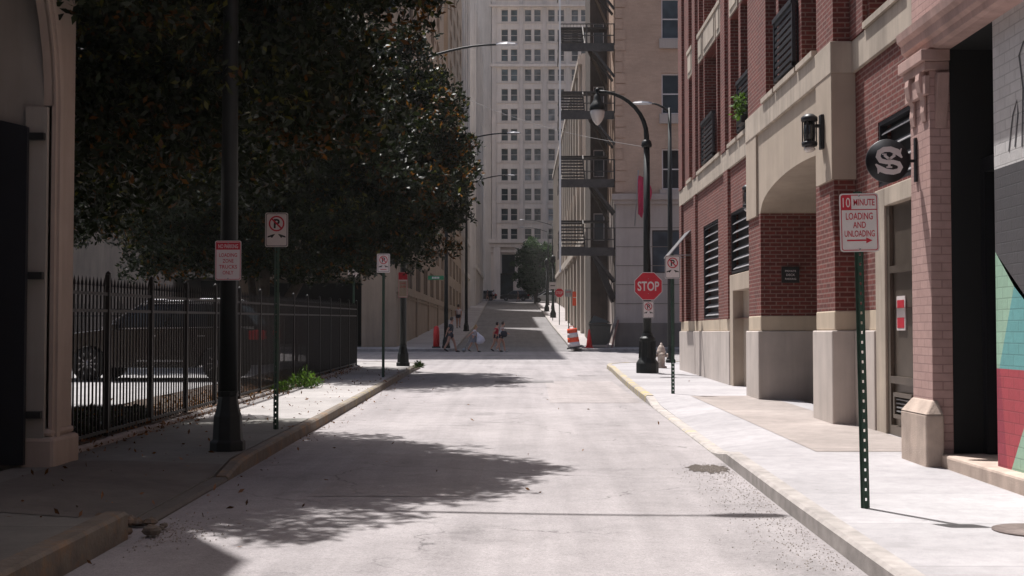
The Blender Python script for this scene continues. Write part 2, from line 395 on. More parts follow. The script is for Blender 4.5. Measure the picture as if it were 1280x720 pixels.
def ribbon(mb, pts, ws, mp, d):
    P = [Vector((p[0], p[1])) for p in pts]; vs = []
    for i, p in enumerate(P):
        t = (P[min(i + 1, len(P) - 1)] - P[max(i - 1, 0)]).normalized(); nn = Vector((-t.y, t.x)); w = ws if isinstance(ws, (int, float)) else ws[i]
        vs += [p + nn * w / 2, p - nn * w / 2]
    mb.add([mp(v.x, v.y, d) for v in vs], [(2 * i, 2 * i + 1, 2 * i + 3, 2 * i + 2) for i in range(len(P) - 1)])

# ------------------------------------------------------------------ ground, roads, pavements
g = MB()
ys = [-400, -60, 0, 45, 62, 100, 220, 900]
for a, b in zip(ys, ys[1:]): g.quad((-500, a, gz(a) - .08), (500, a, gz(a) - .08), (500, b, gz(b) - .08), (-500, b, gz(b) - .08))
struct(g, 'ground', m_ground)
def strip(name, ys, xl, xr, h, nx, mat, skirt=.25, z0=0):
    mb = MB(); G = []
    for y in ys:
        a, b = xl(y), xr(y); G.append([(a + (b - a) * i / nx, y, gz(y) + h(a + (b - a) * i / nx, y)) for i in range(nx + 1)])
    for r0, r1 in zip(G, G[1:]):
        for i in range(nx): mb.quad(r0[i], r0[i + 1], r1[i + 1], r1[i])
        if skirt:
            for i in (0, nx):
                mb.quad(r0[i], r1[i], (r1[i][0], r1[i][1], r1[i][2] - skirt), (r0[i][0], r0[i][1], r0[i][2] - skirt))
    if skirt:
        for r in (G[0], G[-1]):
            mb.add(r + [(v[0], v[1], v[2] - skirt) for v in reversed(r)], [tuple(range(2 * (nx + 1)))])
    return struct(mb, name, mat)
def frange(a, b, n): return [a + (b - a) * i / n for i in range(n + 1)]
strip('street', frange(-30, 0, 3)[:-1] + frange(0, 44.99, 45), lambda y: -4.6, lambda y: 4.1, lambda x, y: -.0, 2, m_asph, 0)
strip('cross_street', [45, 62], lambda y: -160, lambda y: 160, lambda x, y: 0, 1, m_asph2, 0)
mb = MB()   # asphalt filling the two rounded corners
for sx in (-1, 1):
    mb.quad((sx * 4.0, 39, gz(39) - .004), (sx * 9, 39, gz(39) - .004), (sx * 9, 45, gz(45) - .004), (sx * 4.0, 45, gz(45) - .004))
struct(mb, 'street_corner_paving', m_asph)
strip('far_street', [62, 100, 205, 219.9], lambda y: -8, lambda y: 8, lambda x, y: 0, 1, m_asph3, 0)
strip('far_cross_street', [206, 216], lambda y: -120, lambda y: 120, lambda x, y: .004, 1, m_asph3, 0)
# patches on the road
def blob(cx, cy, rx, ry, seed, n=28, amp=.25):
    rnd = random.Random(seed); ph = [rnd.random() * 6.28 for _ in range(4)]
    return [(cx + rx * math.cos(a) * (1 + amp * sum(math.sin(k * a + ph[k]) for k in (1, 2, 3)) / 2.4), cy + ry * math.sin(a) * (1 + amp * sum(math.cos(k * a + ph[k]) for k in (1, 2, 3)) / 2.4)) for a in [2 * math.pi * i / n for i in range(n)]]
def flatpoly(name, poly, h, mat, kind='structure'):
    mb = MB(); mb.add([(x, y, gz(y) + h) for x, y in poly], [tuple(range(len(poly)))]); return tag(mb.build(name, mat), kind=kind)
m_patch = asphalt('dark_patch_asphalt', (.085, .07, .06)); m_patch2 = asphalt('light_patch_asphalt', (.34, .31, .305))
def jag(cx, cy, rx, ry, seed):
    q = random.Random(seed); return [(cx + rx * math.cos(a) * q.uniform(.55, 1.1), cy + ry * math.sin(a) * q.uniform(.55, 1.1)) for a in [2 * math.pi * i / 46 for i in range(46)]]
flatpoly('road_pothole', jag(2.04, 13.75, .26, .42, 3), .004, m_patch)
flatpoly('road_patch', [(-1.9, 11.6), (-.4, 11.6), (-.35, 15.2), (-1.85, 15.3)], .004, asphalt('old_patch_asphalt', (.295, .27, .268)))
flatpoly('road_patch', [(.6, 24.5), (2.35, 24.5), (2.4, 33), (.7, 33)], .004, m_patch2)
flatpoly('road_patch', [(-.6, 32.2), (.9, 32.2), (.9, 33.3), (-.6, 33.3)], .006, asphalt('mid_patch_asphalt', (.2, .19, .19)))

KL = [(-30, -2.78), (9.3, -2.84), (13.3, -2.88), (20, -2.95), (30, -3.08), (39, -3.2)]
KR = [(-30, 2.05), (8, 2.17), (14.2, 2.29), (21, 2.39), (26, 2.46), (30, 2.55), (36, 2.72), (39, 2.82)]
kl = lambda y: interp(KL, y); kr = lambda y: interp(KR, y)
def hL(x, y):
    base = interp([(-30, .2), (9.0, .19), (9.9, .15), (14, .14)], y)
    dip = interp([(9.2, 0), (9.9, 1), (12.7, 1), (13.5, 0)], y)
    t = max(0, min(1, (-2.9 - x) / 1.1))
    return base * (1 - dip) + dip * (.035 + (base - .035) * t)
def hR(x, y):
    dip = interp([(14.3, 0), (15.2, 1), (23.2, 1), (24.6, 0)], y); t = max(0, min(1, (x - 2.45) / .75))
    return .13 * (1 - dip) + dip * (.025 + .105 * t)
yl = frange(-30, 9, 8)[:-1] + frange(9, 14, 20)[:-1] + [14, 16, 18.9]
strip('sidewalk', yl, lambda y: -4.95, lambda y: kl(y) - .15, hL, 10, m_walkL)  # shade-toned concrete, ends near the tree's shadow edge
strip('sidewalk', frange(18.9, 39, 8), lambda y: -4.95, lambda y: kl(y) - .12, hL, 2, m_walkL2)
yr = frange(-30, 14, 8)[:-1] + frange(14, 25, 22)[:-1] + frange(25, 39, 6)
strip('sidewalk', yr, lambda y: kr(y) + .15, lambda y: 5.1, hR, 10, m_walkR)
strip('driveway_apron', frange(14.25, 24.6, 9), lambda y: 3.3, lambda y: 4.72, lambda x, y: hR(x, y) + .004, 3, m_apron, 0)
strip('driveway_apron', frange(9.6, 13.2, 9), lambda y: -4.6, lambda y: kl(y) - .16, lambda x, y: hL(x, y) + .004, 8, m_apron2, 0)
def arc(cx, cy, r, a0, a1, n=8): return [(cx + r * math.cos(R(a0 + (a1 - a0) * i / n)), cy + r * math.sin(R(a0 + (a1 - a0) * i / n))) for i in range(n + 1)]
def slab(name, poly, h, mat):
    mb = MB(); n = len(poly); t = [(x, y, gz(y) + h) for x, y in poly]; b = [(x, y, gz(y) - .1) for x, y in poly]
    mb.add(t + b, [tuple(range(n))] + [(i, (i + 1) % n, (i + 1) % n + n, i + n) for i in range(n)]); return struct(mb, name, mat)
# near corners
aL = arc(-6.2, 41.5, 3.0, 0, 90); aL = [(-3.2 - .0, 39)] + aL + [(-60, 44.5)]
aLi = arc(-6.2, 41.5, 2.85, 0, 90)
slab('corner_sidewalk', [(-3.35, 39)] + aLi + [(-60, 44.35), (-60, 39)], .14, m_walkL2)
aR = [(2.82, 39)] + arc(5.9, 41.4, 3.05, 180, 90) + [(60, 44.45)]
slab('corner_sidewalk', [(2.97, 39)] + arc(5.9, 41.4, 2.9, 180, 90) + [(60, 44.3), (60, 37.2), (5.1, 37.2), (5.1, 39)], .13, m_walkR)
def kerb(name, pts, h, side, mat, w=.15, ends=True):
    # pts: road-side edge; side=+1 pavement lies to +normal (left of travel)
    P = [Vector((p[0], p[1])) for p in pts]; mb = MB(); rings = []
    for i, p in enumerate(P):
        t = (P[min(i + 1, len(P) - 1)] - P[max(i - 1, 0)]).normalized(); nn = Vector((-t.y, t.x)) * side
        hh = h(p.x, p.y) if callable(h) else h; z = gz(p.y)
        q = p + nn * .025; r = p + nn * w
        rings.append([(p.x, p.y, z - .05), (p.x, p.y, z + hh - .02), (q.x, q.y, z + hh + .002), (r.x, r.y, z + hh + .002), (r.x, r.y, z - .05)])
    for a, b in zip(rings, rings[1:]):
        for k in range(4): mb.quad(a[k], a[k + 1], b[k + 1], b[k])
    for r in (rings[0], rings[-1]): mb.add(r, [(0, 1, 2, 3, 4)])
    return struct(mb, name, mat)
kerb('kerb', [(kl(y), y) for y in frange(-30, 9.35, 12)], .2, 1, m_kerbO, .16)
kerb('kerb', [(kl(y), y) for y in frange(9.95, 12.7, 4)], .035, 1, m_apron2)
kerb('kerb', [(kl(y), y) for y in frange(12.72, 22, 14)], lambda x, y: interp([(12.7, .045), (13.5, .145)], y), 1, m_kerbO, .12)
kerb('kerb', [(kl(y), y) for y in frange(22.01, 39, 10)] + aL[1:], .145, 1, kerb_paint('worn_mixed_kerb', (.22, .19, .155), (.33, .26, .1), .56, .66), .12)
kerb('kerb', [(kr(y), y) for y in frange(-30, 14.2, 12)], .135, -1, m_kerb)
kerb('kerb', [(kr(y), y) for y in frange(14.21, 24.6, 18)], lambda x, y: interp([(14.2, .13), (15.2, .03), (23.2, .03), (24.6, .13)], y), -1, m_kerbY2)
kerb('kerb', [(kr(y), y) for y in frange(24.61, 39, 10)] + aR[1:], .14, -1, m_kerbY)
# far side
strip('sidewalk', [62.9, 80, 100, 150, 204], lambda y: -6.5, lambda y: interp([(62, -3.25), (96, -3.5), (204, -5.0)], y), lambda x, y: .13, 1, m_walkF)
strip('sidewalk', [62.9, 80, 100, 150, 204], lambda y: 2.75, lambda y: 7.5, lambda x, y: .13, 1, m_walkF)
slab('sidewalk', [(-60, 62.25), (-3.75, 62.25), (-3.25, 62.89), (-3.25, 62.9), (-60, 62.9)], .13, m_walkF)
slab('sidewalk', [(-60, 62.91), (-6.51, 62.91), (-6.51, 64.2), (-60, 64.2)], .13, m_walkF)
slab('sidewalk', [(60, 62.25), (3.2, 62.25), (2.75, 62.89), (2.75, 62.9), (60, 62.9)], .13, m_walkF)
slab('sidewalk', [(60, 62.91), (7.51, 62.91), (7.51, 64.2), (60, 64.2)], .13, m_walkF)
kerb('kerb', [(-60, 62.1), (-3.8, 62.1)] + [(-3.25, 62.5), (-3.1, 63)] + [(interp([(62, -3.1), (96, -3.35), (204, -4.85)], y), y) for y in (80, 96, 150, 204)], .14, 1, m_kerb)
kerb('kerb', [(60, 62.1), (3.2, 62.1), (2.75, 62.5), (2.6, 63), (2.6, 80), (2.6, 100), (2.6, 150), (2.6, 204)], .14, -1, m_kerb)
slab('sidewalk', [(-60, 216.2), (60, 216.2), (60, 221), (-60, 221)], .13, m_walkF)
# parking lot and planting bed
strip('parking_lot', [13.4, 38.9], lambda y: -40, lambda y: -5.95, lambda x, y: .33, 1, m_lot, .3)
rnd = random.Random(5)
strip('planting_bed', frange(13.4, 38.9, 60), lambda y: -5.95, lambda y: -4.86, lambda x, y: .2 + .12 * max(0, min(1, (-5.0 - x) / .8)) + (rnd.random() - .5) * .05, 6, m_soil, .3)
kerb('kerb', [(-4.80, y) for y in frange(13.4, 38.9, 8)], .2, 1, m_kerb, .1)
# rubble where the left kerb is broken
for i in range(16):
    mb = MB(); rr = random.Random(i + 20); s = rr.uniform(.035, .085)
    cx, cy = -2.95 - rr.random() * .3 + .15 * (i % 3), 9.42 + rr.random() * .55
    pr = [(s * .6 * rr.uniform(.7, 1.1), 0), (s * rr.uniform(.8, 1.1), s * .35), (s * .75, s * .7), (s * .2, s * .9)]
    mb.lathe(pr, (0, 0, 0), 7, flat=True)
    mb.v = [(x * rr.uniform(.75, 1.2), y * rr.uniform(.75, 1.2), z * rr.uniform(.8, 1.2)) for x, y, z in mb.v]
    o = mb.build('broken_kerb_stone', m_kerbO, local=True); o.location = (cx, cy, gz(cy) + .02); o.rotation_euler.z = rr.random() * 6
    tag(o, 'chunk of broken concrete at the crumbled end of the left kerb', 'rubble', 'broken kerb chunks by the left driveway')
# manhole on right pavement
mb = MB(); mb.lathe([(.3, 0), (.3, .012)], (3.6, 8.95, gz(8.95) + .128), 28)
tag(mb.build('manhole_cover', M('rusty_iron_cover', (.14, .11, .1), .7, .3, 20, .4)), 'round iron cover set into the pale right sidewalk', 'manhole cover')

# ------------------------------------------------------------------ windows / doors helpers
def window(name, mp, a, b, p, q, d, parent, fm, gm, fw=.06, mull=(), trans=(), pane=True):
    mb = MB()
    for (u0, u1, z0, z1) in ((a, a + fw, p, q), (b - fw, b, p, q), (a + fw, b - fw, p, p + fw), (a + fw, b - fw, q - fw, q)):
        mb.mbox(mp, u0, u1, z0, z1, d - .05, d + .03)
    for t in mull: mb.mbox(mp, a + (b - a) * t - fw * .4, a + (b - a) * t + fw * .4, p + fw, q - fw, d - .045, d + .025)
    for t in trans: mb.mbox(mp, a + fw, b - fw, p + (q - p) * t - fw * .4, p + (q - p) * t + fw * .4, d - .04, d + .02)
    f = mb.build(name, fm, parent)
    pn = MB(); pn.mbox(mp, a + fw * .5, b - fw * .5, p + fw * .5, q - fw * .5, d, d + .012); pn.build('pane', gm, f)
    return f
def louver(name, mp, a, b, p, q, d, parent, step=.13, fm=None, bm=None):
    mb = MB(); fw = .05
    for (u0, u1, z0, z1) in ((a, a + fw, p, q), (b - fw, b, p, q), (a + fw, b - fw, p, p + fw), (a + fw, b - fw, q - fw, q)):
        mb.mbox(mp, u0, u1, z0, z1, d - .06, d + .04)
    mb.mbox(mp, a + .01, b - .01, p + .01, q - .01, d + .1, d + .12)
    f = mb.build(name, fm or m_louv, parent)
    bl = MB(); z = p + fw + .03
    while z < q - fw - .02:
        bl.add([mp(u, zz, dd) for u in (a + fw, b - fw) for zz, dd in ((z, d - .04), (z + step * .45, d + .06), (z + step * .45 + .012, d + .06), (z + .014, d - .04))],
               [(0, 1, 2, 3), (4, 7, 6, 5), (0, 4, 5, 1), (1, 5, 6, 2), (2, 6, 7, 3), (3, 7, 4, 0)]); z += step
    bl.build('louver_blades', bm or m_louvb, f)
    return f

# ------------------------------------------------------------------ red brick building (right)
B1 = thing('brick_building', (4.75, 25, gz(25)), 'red brick building with pale stone base, tall recessed windows and an arched driveway', 'building')
X1, XB = 4.75, 4.45
mF = mapX(X1); mB_ = mapX(XB)
ZP, ZS, ZB0, ZB1, ZT = 1.62, 1.9, 5.25, 5.7, 16.5
sec = [(27.45, 28.5), (25.7, 27.2), (29.75, 30.4), (30.55, 32.5), (32.65, 33.45), (34.6, 35.5), (14.2, 15.0), (15.5, 17.2)]
bay = [(21.95, 22.9), (20.2, 21.75), (19.0, 20.0)]
fl = [(5.78, 8.6), (9.4, 12.2), (13.0, 15.6)]
def floors(lst): return [(a, b, p, q) for a, b in lst for p, q in fl]
holes_main = floors(sec) + [(30.4, 32.8, 1.92, 4.3), (25.9, 28.6, .2, 4.25), (35.3, 36.3, 1.92, 4.2), (14.1, 16.85, 3.5, 4.36), (13.85, 16.5, .1, 3.24)]
# upper & lower wall
w = MB()
hA = [h for h in holes_main if h[2] > 5]; hB = [h for h in holes_main if h[2] < 5 and h[2] > 1.9]
w.wall(mF, 24.7, 37.3, ZB1, ZT, [h for h in hA if h[0] > 24.7], .42)
w.wall(mF, 13.6, 18.0, ZB1, ZT, [h for h in hA if h[0] < 18], .42)
w.wall(mF, 24.7, 37.3, ZS, ZB0, [(30.4, 32.8, ZS + .02, 4.3), (25.9, 28.6, ZS, 4.25), (35.3, 36.3, ZS + .02, 4.2)], .25)
w.wall(mF, 13.6, 18.0, ZS, ZB0, [(14.1, 16.85, 3.5, 4.36), (13.85, 16.85, ZS, 3.24)], .25)
w.wall(mB_, 18.0, 24.7, ZB1, ZT, floors(bay), .5)
w.quad((XB, 18, ZB1), (X1, 18, ZB1), (X1, 18, ZT), (XB, 18, ZT)); w.quad((XB, 24.7, ZB1), (X1, 24.7, ZB1), (X1, 24.7, ZT), (XB, 24.7, ZT))
for (a, b) in ((18.0, 19.1), (23.5, 24.7)):      # bay piers
    w.quad((XB, a, ZS), (XB, b, ZS), (XB, b, 3.78), (XB, a, 3.78))
    e1 = 8.5 if a == 23.5 else X1; e2 = 8.5 if b == 19.1 else X1
    w.quad((XB, a, ZS), (e1, a, ZS), (e1, a, 3.78), (XB, a, 3.78)); w.quad((XB, b, ZS), (e2, b, ZS), (e2, b, 3.78), (XB, b, 3.78))
w.quad((X1, 37.3, 0), (20, 37.3, 0), (20, 37.3, ZT), (X1, 37.3, ZT)); w.quad((X1, 13.6, 0), (20, 13.6, 0), (20, 13.6, ZT), (X1, 13.6, ZT))
w.quad((20, 13.6, 0), (20, 37.3, 0), (20, 37.3, ZT), (20, 13.6, ZT)); w.quad((XB, 13.6, ZT), (20, 13.6, ZT), (20, 37.3, ZT), (XB, 37.3, ZT))
# thin brick pilasters standing proud of the wall
for a, b in ((24.71, 25.1), (28.65, 29.2), (33.9, 34.25), (36.8, 37.3)):
    w.box(X1 - .06, X1 - .002, a, b, ZS, ZB0 - .003)
for a, b in ((28.9, 29.5), (33.75, 34.3), (36.5, 37.3), (24.71, 25.3), (17.3, 17.98)):
    w.box(X1 - .07, X1 - .002, a, b, ZB1 + .003, ZT)
w.build('brick_wall', m_brick, B1)
w = MB()                                           # cast stone plinth with its caps
for (x, a, b) in ((X1 - .05, 28.62, 30.2), (X1 - .05, 30.21, 34.1), (X1 - .06, 34.11, 37.35), (X1 - .08, 24.76, 25.88), (X1 - .05, 16.95, 17.94)):
    w.mat(0).box(x, X1 + .35, a, b, 0, ZP)
    w.mat(1).box(x + .05, X1 + .3, a + .03, b - .03, ZP, ZS)
parts(w, 'plinth', [m_plinth, m_cap], B1, 2, .015)
w = MB()
w.box(XB - .06, X1 + .4, 17.95, 19.14, 0, ZP); w.mat(1).box(XB - .01, X1 + .3, 17.99, 19.11, ZP, ZS)
w.mat(0).box(XB - .06, 8.4, 23.46, 24.74, 0, ZP); w.mat(1).box(XB - .01, 8.3, 23.49, 24.71, ZP, ZS)
parts(w, 'pier_base', [m_plinth, m_cap], B1, 2, .02)
w = MB()                                           # belt
w.box(X1 - .05, X1 + .3, 24.72, 37.36, ZB0, ZB1); w.box(X1 - .05, X1 + .3, 13.62, 17.98, ZB0, ZB1); w.box(XB - .05, X1 + .31, 17.95, 24.74, ZB0, ZB1 + .002)
parts(w, 'belt_course', m_lime, B1, 1, .01)
w = MB()                                           # stucco arch panel
za, n = 3.8, 20
ar = [(19.1 + 4.4 * i / n, 3.8 + .47 * math.sqrt(max(0, 1 - ((19.1 + 4.4 * i / n - 20.25) / 3.25) ** 2))) for i in range(n + 1)]
w.quad((XB, 19.1, 3.78), (8.5, 19.1, 3.78), (8.5, 19.1, ar[0][1]), (XB, 19.1, ar[0][1]))
for (a, za_), (b, zb_) in zip(ar, ar[1:]):
    w.quad((XB, a, za_), (XB, b, zb_), (XB, b, ZB0), (XB, a, ZB0)); w.quad((XB, a, za_), (XB, b, zb_), (8.5, b, zb_), (8.5, a, za_))
for a, b in ((18.0, 19.1), (23.5, 24.7)): w.quad((XB, a, 3.78), (XB, b, 3.78), (XB, b, ZB0), (XB, a, ZB0))
w.quad((XB, 18, 3.78), (X1, 18, 3.78), (X1, 18, ZB0), (XB, 18, ZB0)); w.quad((XB, 24.7, 3.78), (X1, 24.7, 3.78), (X1, 24.7, ZB0), (XB, 24.7, ZB0))
w.quad((8.5, 23.5, 3.78), (XB, 23.5, 3.78), (XB, 23.5, 3.82), (8.5, 23.5, 3.82))
w.box(XB - .04, XB - .002, 23.7, 24.72, 3.75, ZB0 - .003); w.box(XB - .04, XB - .002, 17.97, 18.9, 3.75, ZB0 - .003); w.box(XB - .03, X1, 17.96, 17.998, 3.75, ZB0 - .003)
w.build('arch_panel', m_tan, B1)
w = MB(); w.quad((8.5, 19.1, -.3), (8.5, 23.5, -.3), (8.5, 23.5, 4.6), (8.5, 19.1, 4.6)); w.quad((4.6, 18.5, .12 + gz(19)), (8.5, 18.5, -.15), (8.5, 24, -.15), (4.6, 24, .12 + gz(24)))
w.build('driveway_floor', m_void, B1)
w = MB()                                           # window sills and spandrel panels
for lst, x in ((sec, X1), (bay, XB)):
    for a, b in lst:
        w.box(x - .09, x + .4, a - .05, b + .05, fl[0][0] - .075, fl[0][0] + .01)
        for k in (0, 1): w.box(x - .06, x + .3, a - .05, b + .05, fl[k + 1][0] - .1, fl[k + 1][0] + .006)
parts(w, 'window_sill', m_lime, B1)
w = MB()
for lst, x in ((sec, X1), (bay, XB)):
    for a, b in lst:
        for k in (0, 1): w.box(x - .03, x + .3, a + .002, b - .002, fl[k][1] + .04, fl[k + 1][0] - .103); w.box(x - .05, x - .033, a + .12, b - .12, fl[k][1] + .16, fl[k + 1][0] - .2)
parts(w, 'spandrel_panel', m_lime, B1, 2)
for lst, mp in ((sec, mF), (bay, mB_)):
    for a, b in lst:
        for k, (p, q) in enumerate(fl[:2]): window('window', mp, a, b, p + .01, q, .36, B1, m_louv, m_glass, .07, (.5,) if b - a > 1.3 else (), (.62,))
for lst, mp, x in (([(25.7, 27.2), (30.55, 32.5)], mF, X1), ([(20.2, 21.75)], mB_, XB)):
    for a, b in lst:
        mb = MB()
        mb.mbox(mp, a + .02, b - .02, 5.84, 5.9, -.1, -.04); mb.mbox(mp, a + .02, b - .02, 6.84, 6.92, -.12, -.02)
        for u in (a + .02, b - .08): mb.mbox(mp, u, u + .06, 5.82, 6.84, -.1, -.04)
        z = 5.96
        while z < 6.82: mb.mbox(mp, a + .08, b - .08, z, z + .07, -.085, -.06); z += .115
        mb.build('balcony_guard', m_louv, B1)
# ground floor openings
louver('louver_grille', mF, 30.4, 32.8, 1.92, 4.3, .07, B1, .2)
louver('louver_grille', mF, 25.9, 28.6, 2.9, 4.25, .07, B1, .2)
louver('louver_grille', mF, 14.1, 16.85, 3.5, 4.36, .07, B1, .2)
window('window', mF, 35.3, 36.3, 1.92, 4.2, .2, B1, m_louv, m_glass)
w = MB()      # tan recessed service door niche at 25.9-28.6
w.box(X1 - .03, X1 + .3, 25.89, 26.2, .2, 2.86); w.box(X1 - .03, X1 + .3, 28.2, 28.61, .2, 2.86); w.box(X1 - .03, X1 + .3, 26.2, 28.2, 2.5, 2.86)
w.build('door_surround', m_tan, B1, bevel=.01)
w = MB(); w.box(X1 + .2, X1 + .26, 26.2, 28.2, .2, 2.5); w.box(X1 + .18, X1 + .199, 27.15, 27.25, .3, 2.45)
d_ = w.build('service_door', m_tan, B1)
w = MB()
w.box(X1 - .03, X1 + .3, 16.5, 16.94, 0, 3.46); w.box(X1 - .03, X1 + .3, 13.62, 16.5, 3.22, 3.46)
w.build('door_surround', m_lime, B1, bevel=.012)
w = MB(); w.box(X1 + .05, X1 + .11, 13.85, 16.5, .15, 3.22)
d_ = w.build('metal_door', m_bronze, B1)
w = MB()
for (u0, u1, z0, z1) in ((16.38, 16.5, .2, 3.22), (15.15, 15.23, .2, 3.22), (15.23, 16.38, 2.35, 2.44), (15.23, 16.38, .2, .42), (15.23, 16.38, .95, 1.04)): w.box(X1 + .0, X1 + .048, u0, u1, z0, z1)
w.build('door_frame', m_bronze, d_)
louver('vent', mF, 15.45, 16.2, .52, .84, .035, d_, .05, m_bronze)
w = MB(); w.box(X1 + .03, X1 + .045, 15.85, 16.2, 1.62, 2.05); w.build('notice', m_white, d_)
w = MB(); w.box(X1 + .0265, X1 + .029, 15.88, 16.17, 1.9, 2.0); w.box(X1 + .0265, X1 + .029, 15.88, 16.17, 1.65, 1.78); w.build('notice_print', m_red, d_)
# small awning
w = MB(); w.add([(X1, 35.2, 4.42), (X1, 36.5, 4.42), (4.15, 36.5, 3.72), (4.15, 35.2, 3.72), (X1, 35.2, 4.39), (X1, 36.5, 4.39), (4.15, 36.5, 3.68), (4.15, 35.2, 3.68)],
      [(0, 1, 2, 3), (4, 7, 6, 5), (0, 3, 7, 4), (1, 5, 6, 2), (2, 6, 7, 3), (0, 4, 5, 1)])
w.bar((X1, 35.25, 3.72), (4.2, 35.25, 3.72), .03); w.bar((X1, 36.45, 3.72), (4.2, 36.45, 3.72), .03)
tag(w.build('awning', m_steel), 'small sloping grey metal awning over the far window of the brick building', 'awning')
# plaque
w = MB(); w.mat(0).box(4.82, 5.14, 23.42, 23.455, 2.5, 2.79)
w.mat(1)
for t, z, hh, ww in (('PRIVATE', 2.715, .035, .2), ('DECK', 2.645, .04, .16), ('PARKING', 2.57, .035, .2)): put_text(w, t, 4.98, z, hh, ww, 0, mapY(23.418))
tag(w.build('wall_plaque', [m_ink, m_white]), 'small square black plaque with three lines of pale lettering inside the arch', 'plaque')
def sconce(x, y, z, label, s=1):
    t = thing('wall_lamp', (x, y, z), label, 'wall lamp', 'black lantern lamps on the brick building')
    b = MB(); b.box(-.05, 0, -.07 * s, .07 * s, -.24 * s, .26 * s); b.bar((0, 0, .1), (-.12, 0, .1), .05); b.build('back_plate', m_black, t, True, .008)
    b = MB(); b.lathe([(.105 * s, -.2 * s), (.115 * s, -.17 * s), (.115 * s, -.14 * s), (.1 * s, -.13 * s)], (-.2 * s, 0, 0), 14); b.lathe([(.1 * s, .16 * s), (.12 * s, .17 * s), (.12 * s, .22 * s), (.06 * s, .27 * s)], (-.2 * s, 0, 0), 14)
    for k in range(6): a = k * 1.047; b.bar((-.2 * s + .1 * s * math.cos(a), .1 * s * math.sin(a), -.14 * s), (-.2 * s + .1 * s * math.cos(a), .1 * s * math.sin(a), .17 * s), .016)
    b.build('cage', m_black, t, True)
    b = MB(); b.lathe([(.08 * s, -.13 * s), (.088 * s, 0), (.08 * s, .16 * s)], (-.2 * s, 0, 0), 14); b.build('lamp_glass', M('smoked_glass', (.03, .032, .03), .1), t, True)
    b = MB(); b.lathe([(.05 * s, -.28 * s), (.09 * s, -.24 * s), (.06 * s, -.2 * s)], (-.2 * s, 0, 0), 12); b.build('finial', m_globe, t, True)
    return t
sconce(XB - .04, 18.45, 4.48, 'black lantern wall lamp with pale finial on the near side of the arch')
sconce(X1 - .07, 24.98, 4.22, 'black lantern wall lamp on the far side of the arch, partly against brick', .95)
# potted plant on the middle guard
t = thing('balcony_plant', (X1 - .14, 26.2, 5.86), 'leafy green plant hanging on the louvred guard of the middle balcony', 'plant')
b = MB(); b.box(-.08, .03, -.3, .3, -.0, .16); b.build('planter', m_louv, t, True)
def leafcloud(pts, sizes, nrm_jit=1.0, up=.0, seed=1, mats=None, frac=None, aspect=.42):
    rs = np.random.RandomState(seed); n = len(pts); P = np.asarray(pts)
    d = rs.normal(size=(n, 3)); d[:, 2] += up; d /= np.linalg.norm(d, axis=1)[:, None]
    e = rs.normal(size=(n, 3)); e -= (e * d).sum(1)[:, None] * d; e /= np.linalg.norm(e, axis=1)[:, None]
    f = np.cross(d, e); s = np.asarray(sizes)[:, None]
    v = np.stack([P, P + d * s * .5 + e * s * aspect * .5 + f * s * .06, P + d * s, P + d * s * .5 - e * s * aspect * .5 + f * s * .06], 1).reshape(-1, 3)
    me = bpy.data.meshes.new('leaves'); me.vertices.add(4 * n); me.vertices.foreach_set('co', v.ravel())
    me.loops.add(4 * n); me.loops.foreach_set('vertex_index', np.arange(4 * n, dtype=np.int32))
    me.polygons.add(n); me.polygons.foreach_set('loop_start', np.arange(0, 4 * n, 4, dtype=np.int32))
    for m in mats: me.materials.append(m)
    if frac is not None: me.polygons.foreach_set('material_index', np.asarray(frac, dtype=np.int32))
    me.update(calc_edges=True); return me
rs = np.random.RandomState(3)
P = np.stack([rs.normal(-.06, .06, 260), rs.normal(0, .2, 260), rs.uniform(.1, .6, 260)], 1)
o = bpy.data.objects.new('foliage', leafcloud(P, rs.uniform(.06, .14, 260), seed=4, mats=[m_weed])); COL.objects.link(o); o.parent = t

# ------------------------------------------------------------------ pink building with mural (right, near)
B2 = thing('pink_building', (4.35, 0, 0), 'pink painted brick building with a cornice, tall dark doorway and a painted mural wall', 'building')
XP = 4.35
mP = mapX(XP)
w = MB(); mU = mapX(4.2)
w.wall(mU, -30, 13.59, 4.75, 15, [(a, a + 1.3, 7.0, 9.4) for a in (-3, 0, 3, 6, 9)], .3)
w.quad((4.2, 13.59, 0), (22, 13.59, 0), (22, 13.59, 15), (4.2, 13.59, 15)); w.quad((22, -30, 0), (22, 13.59, 0), (22, 13.59, 15), (22, -30, 15)); w.quad((4.2, -30, 15), (22, -30, 15), (22, 13.59, 15), (4.2, 13.59, 15)); w.quad((4.2, -30, 0), (22, -30, 0), (22, -30, 15), (4.2, -30, 15))
w.quad((XP, 12.86, .2), (XP, 13.5, .2), (XP, 13.5, 4.5), (XP, 12.86, 4.5))
w.box(4.15, XP, 12.87, 13.5, .3, 4.3)
w.build('painted_brick_wall', m_brickD, B2)
for a in (6, 9): window('window', mU, a, a + 1.3, 7.0, 9.4, .25, B2, m_louv, m_glass)
w = MB()
prof = [(0, 4.45), (-.05, 4.47), (-.06, 4.53), (-.10, 4.56), (-.11, 4.64), (-.15, 4.68), (-.16, 4.76), (-.02, 4.82)]
w.add([(4.2 + d, y, z) for y in (-30, 13.62) for d, z in prof], [(i, i + 1, 8 + i + 1, 8 + i) for i in range(7)] + [tuple(range(8)), tuple(range(8, 16))])
w.quad((4.2, -30, 4.45), (4.2, 13.62, 4.45), (4.9, 13.62, 4.45), (4.9, -30, 4.45))
w.build('cornice', m_pinktrim, B2)
w = MB()                                            # capital of the pilaster
w.box(4.05, XP - .01, 12.80, 13.6, 4.33, 4.445); w.box(4.09, XP - .012, 12.83, 13.56, 4.24, 4.328)
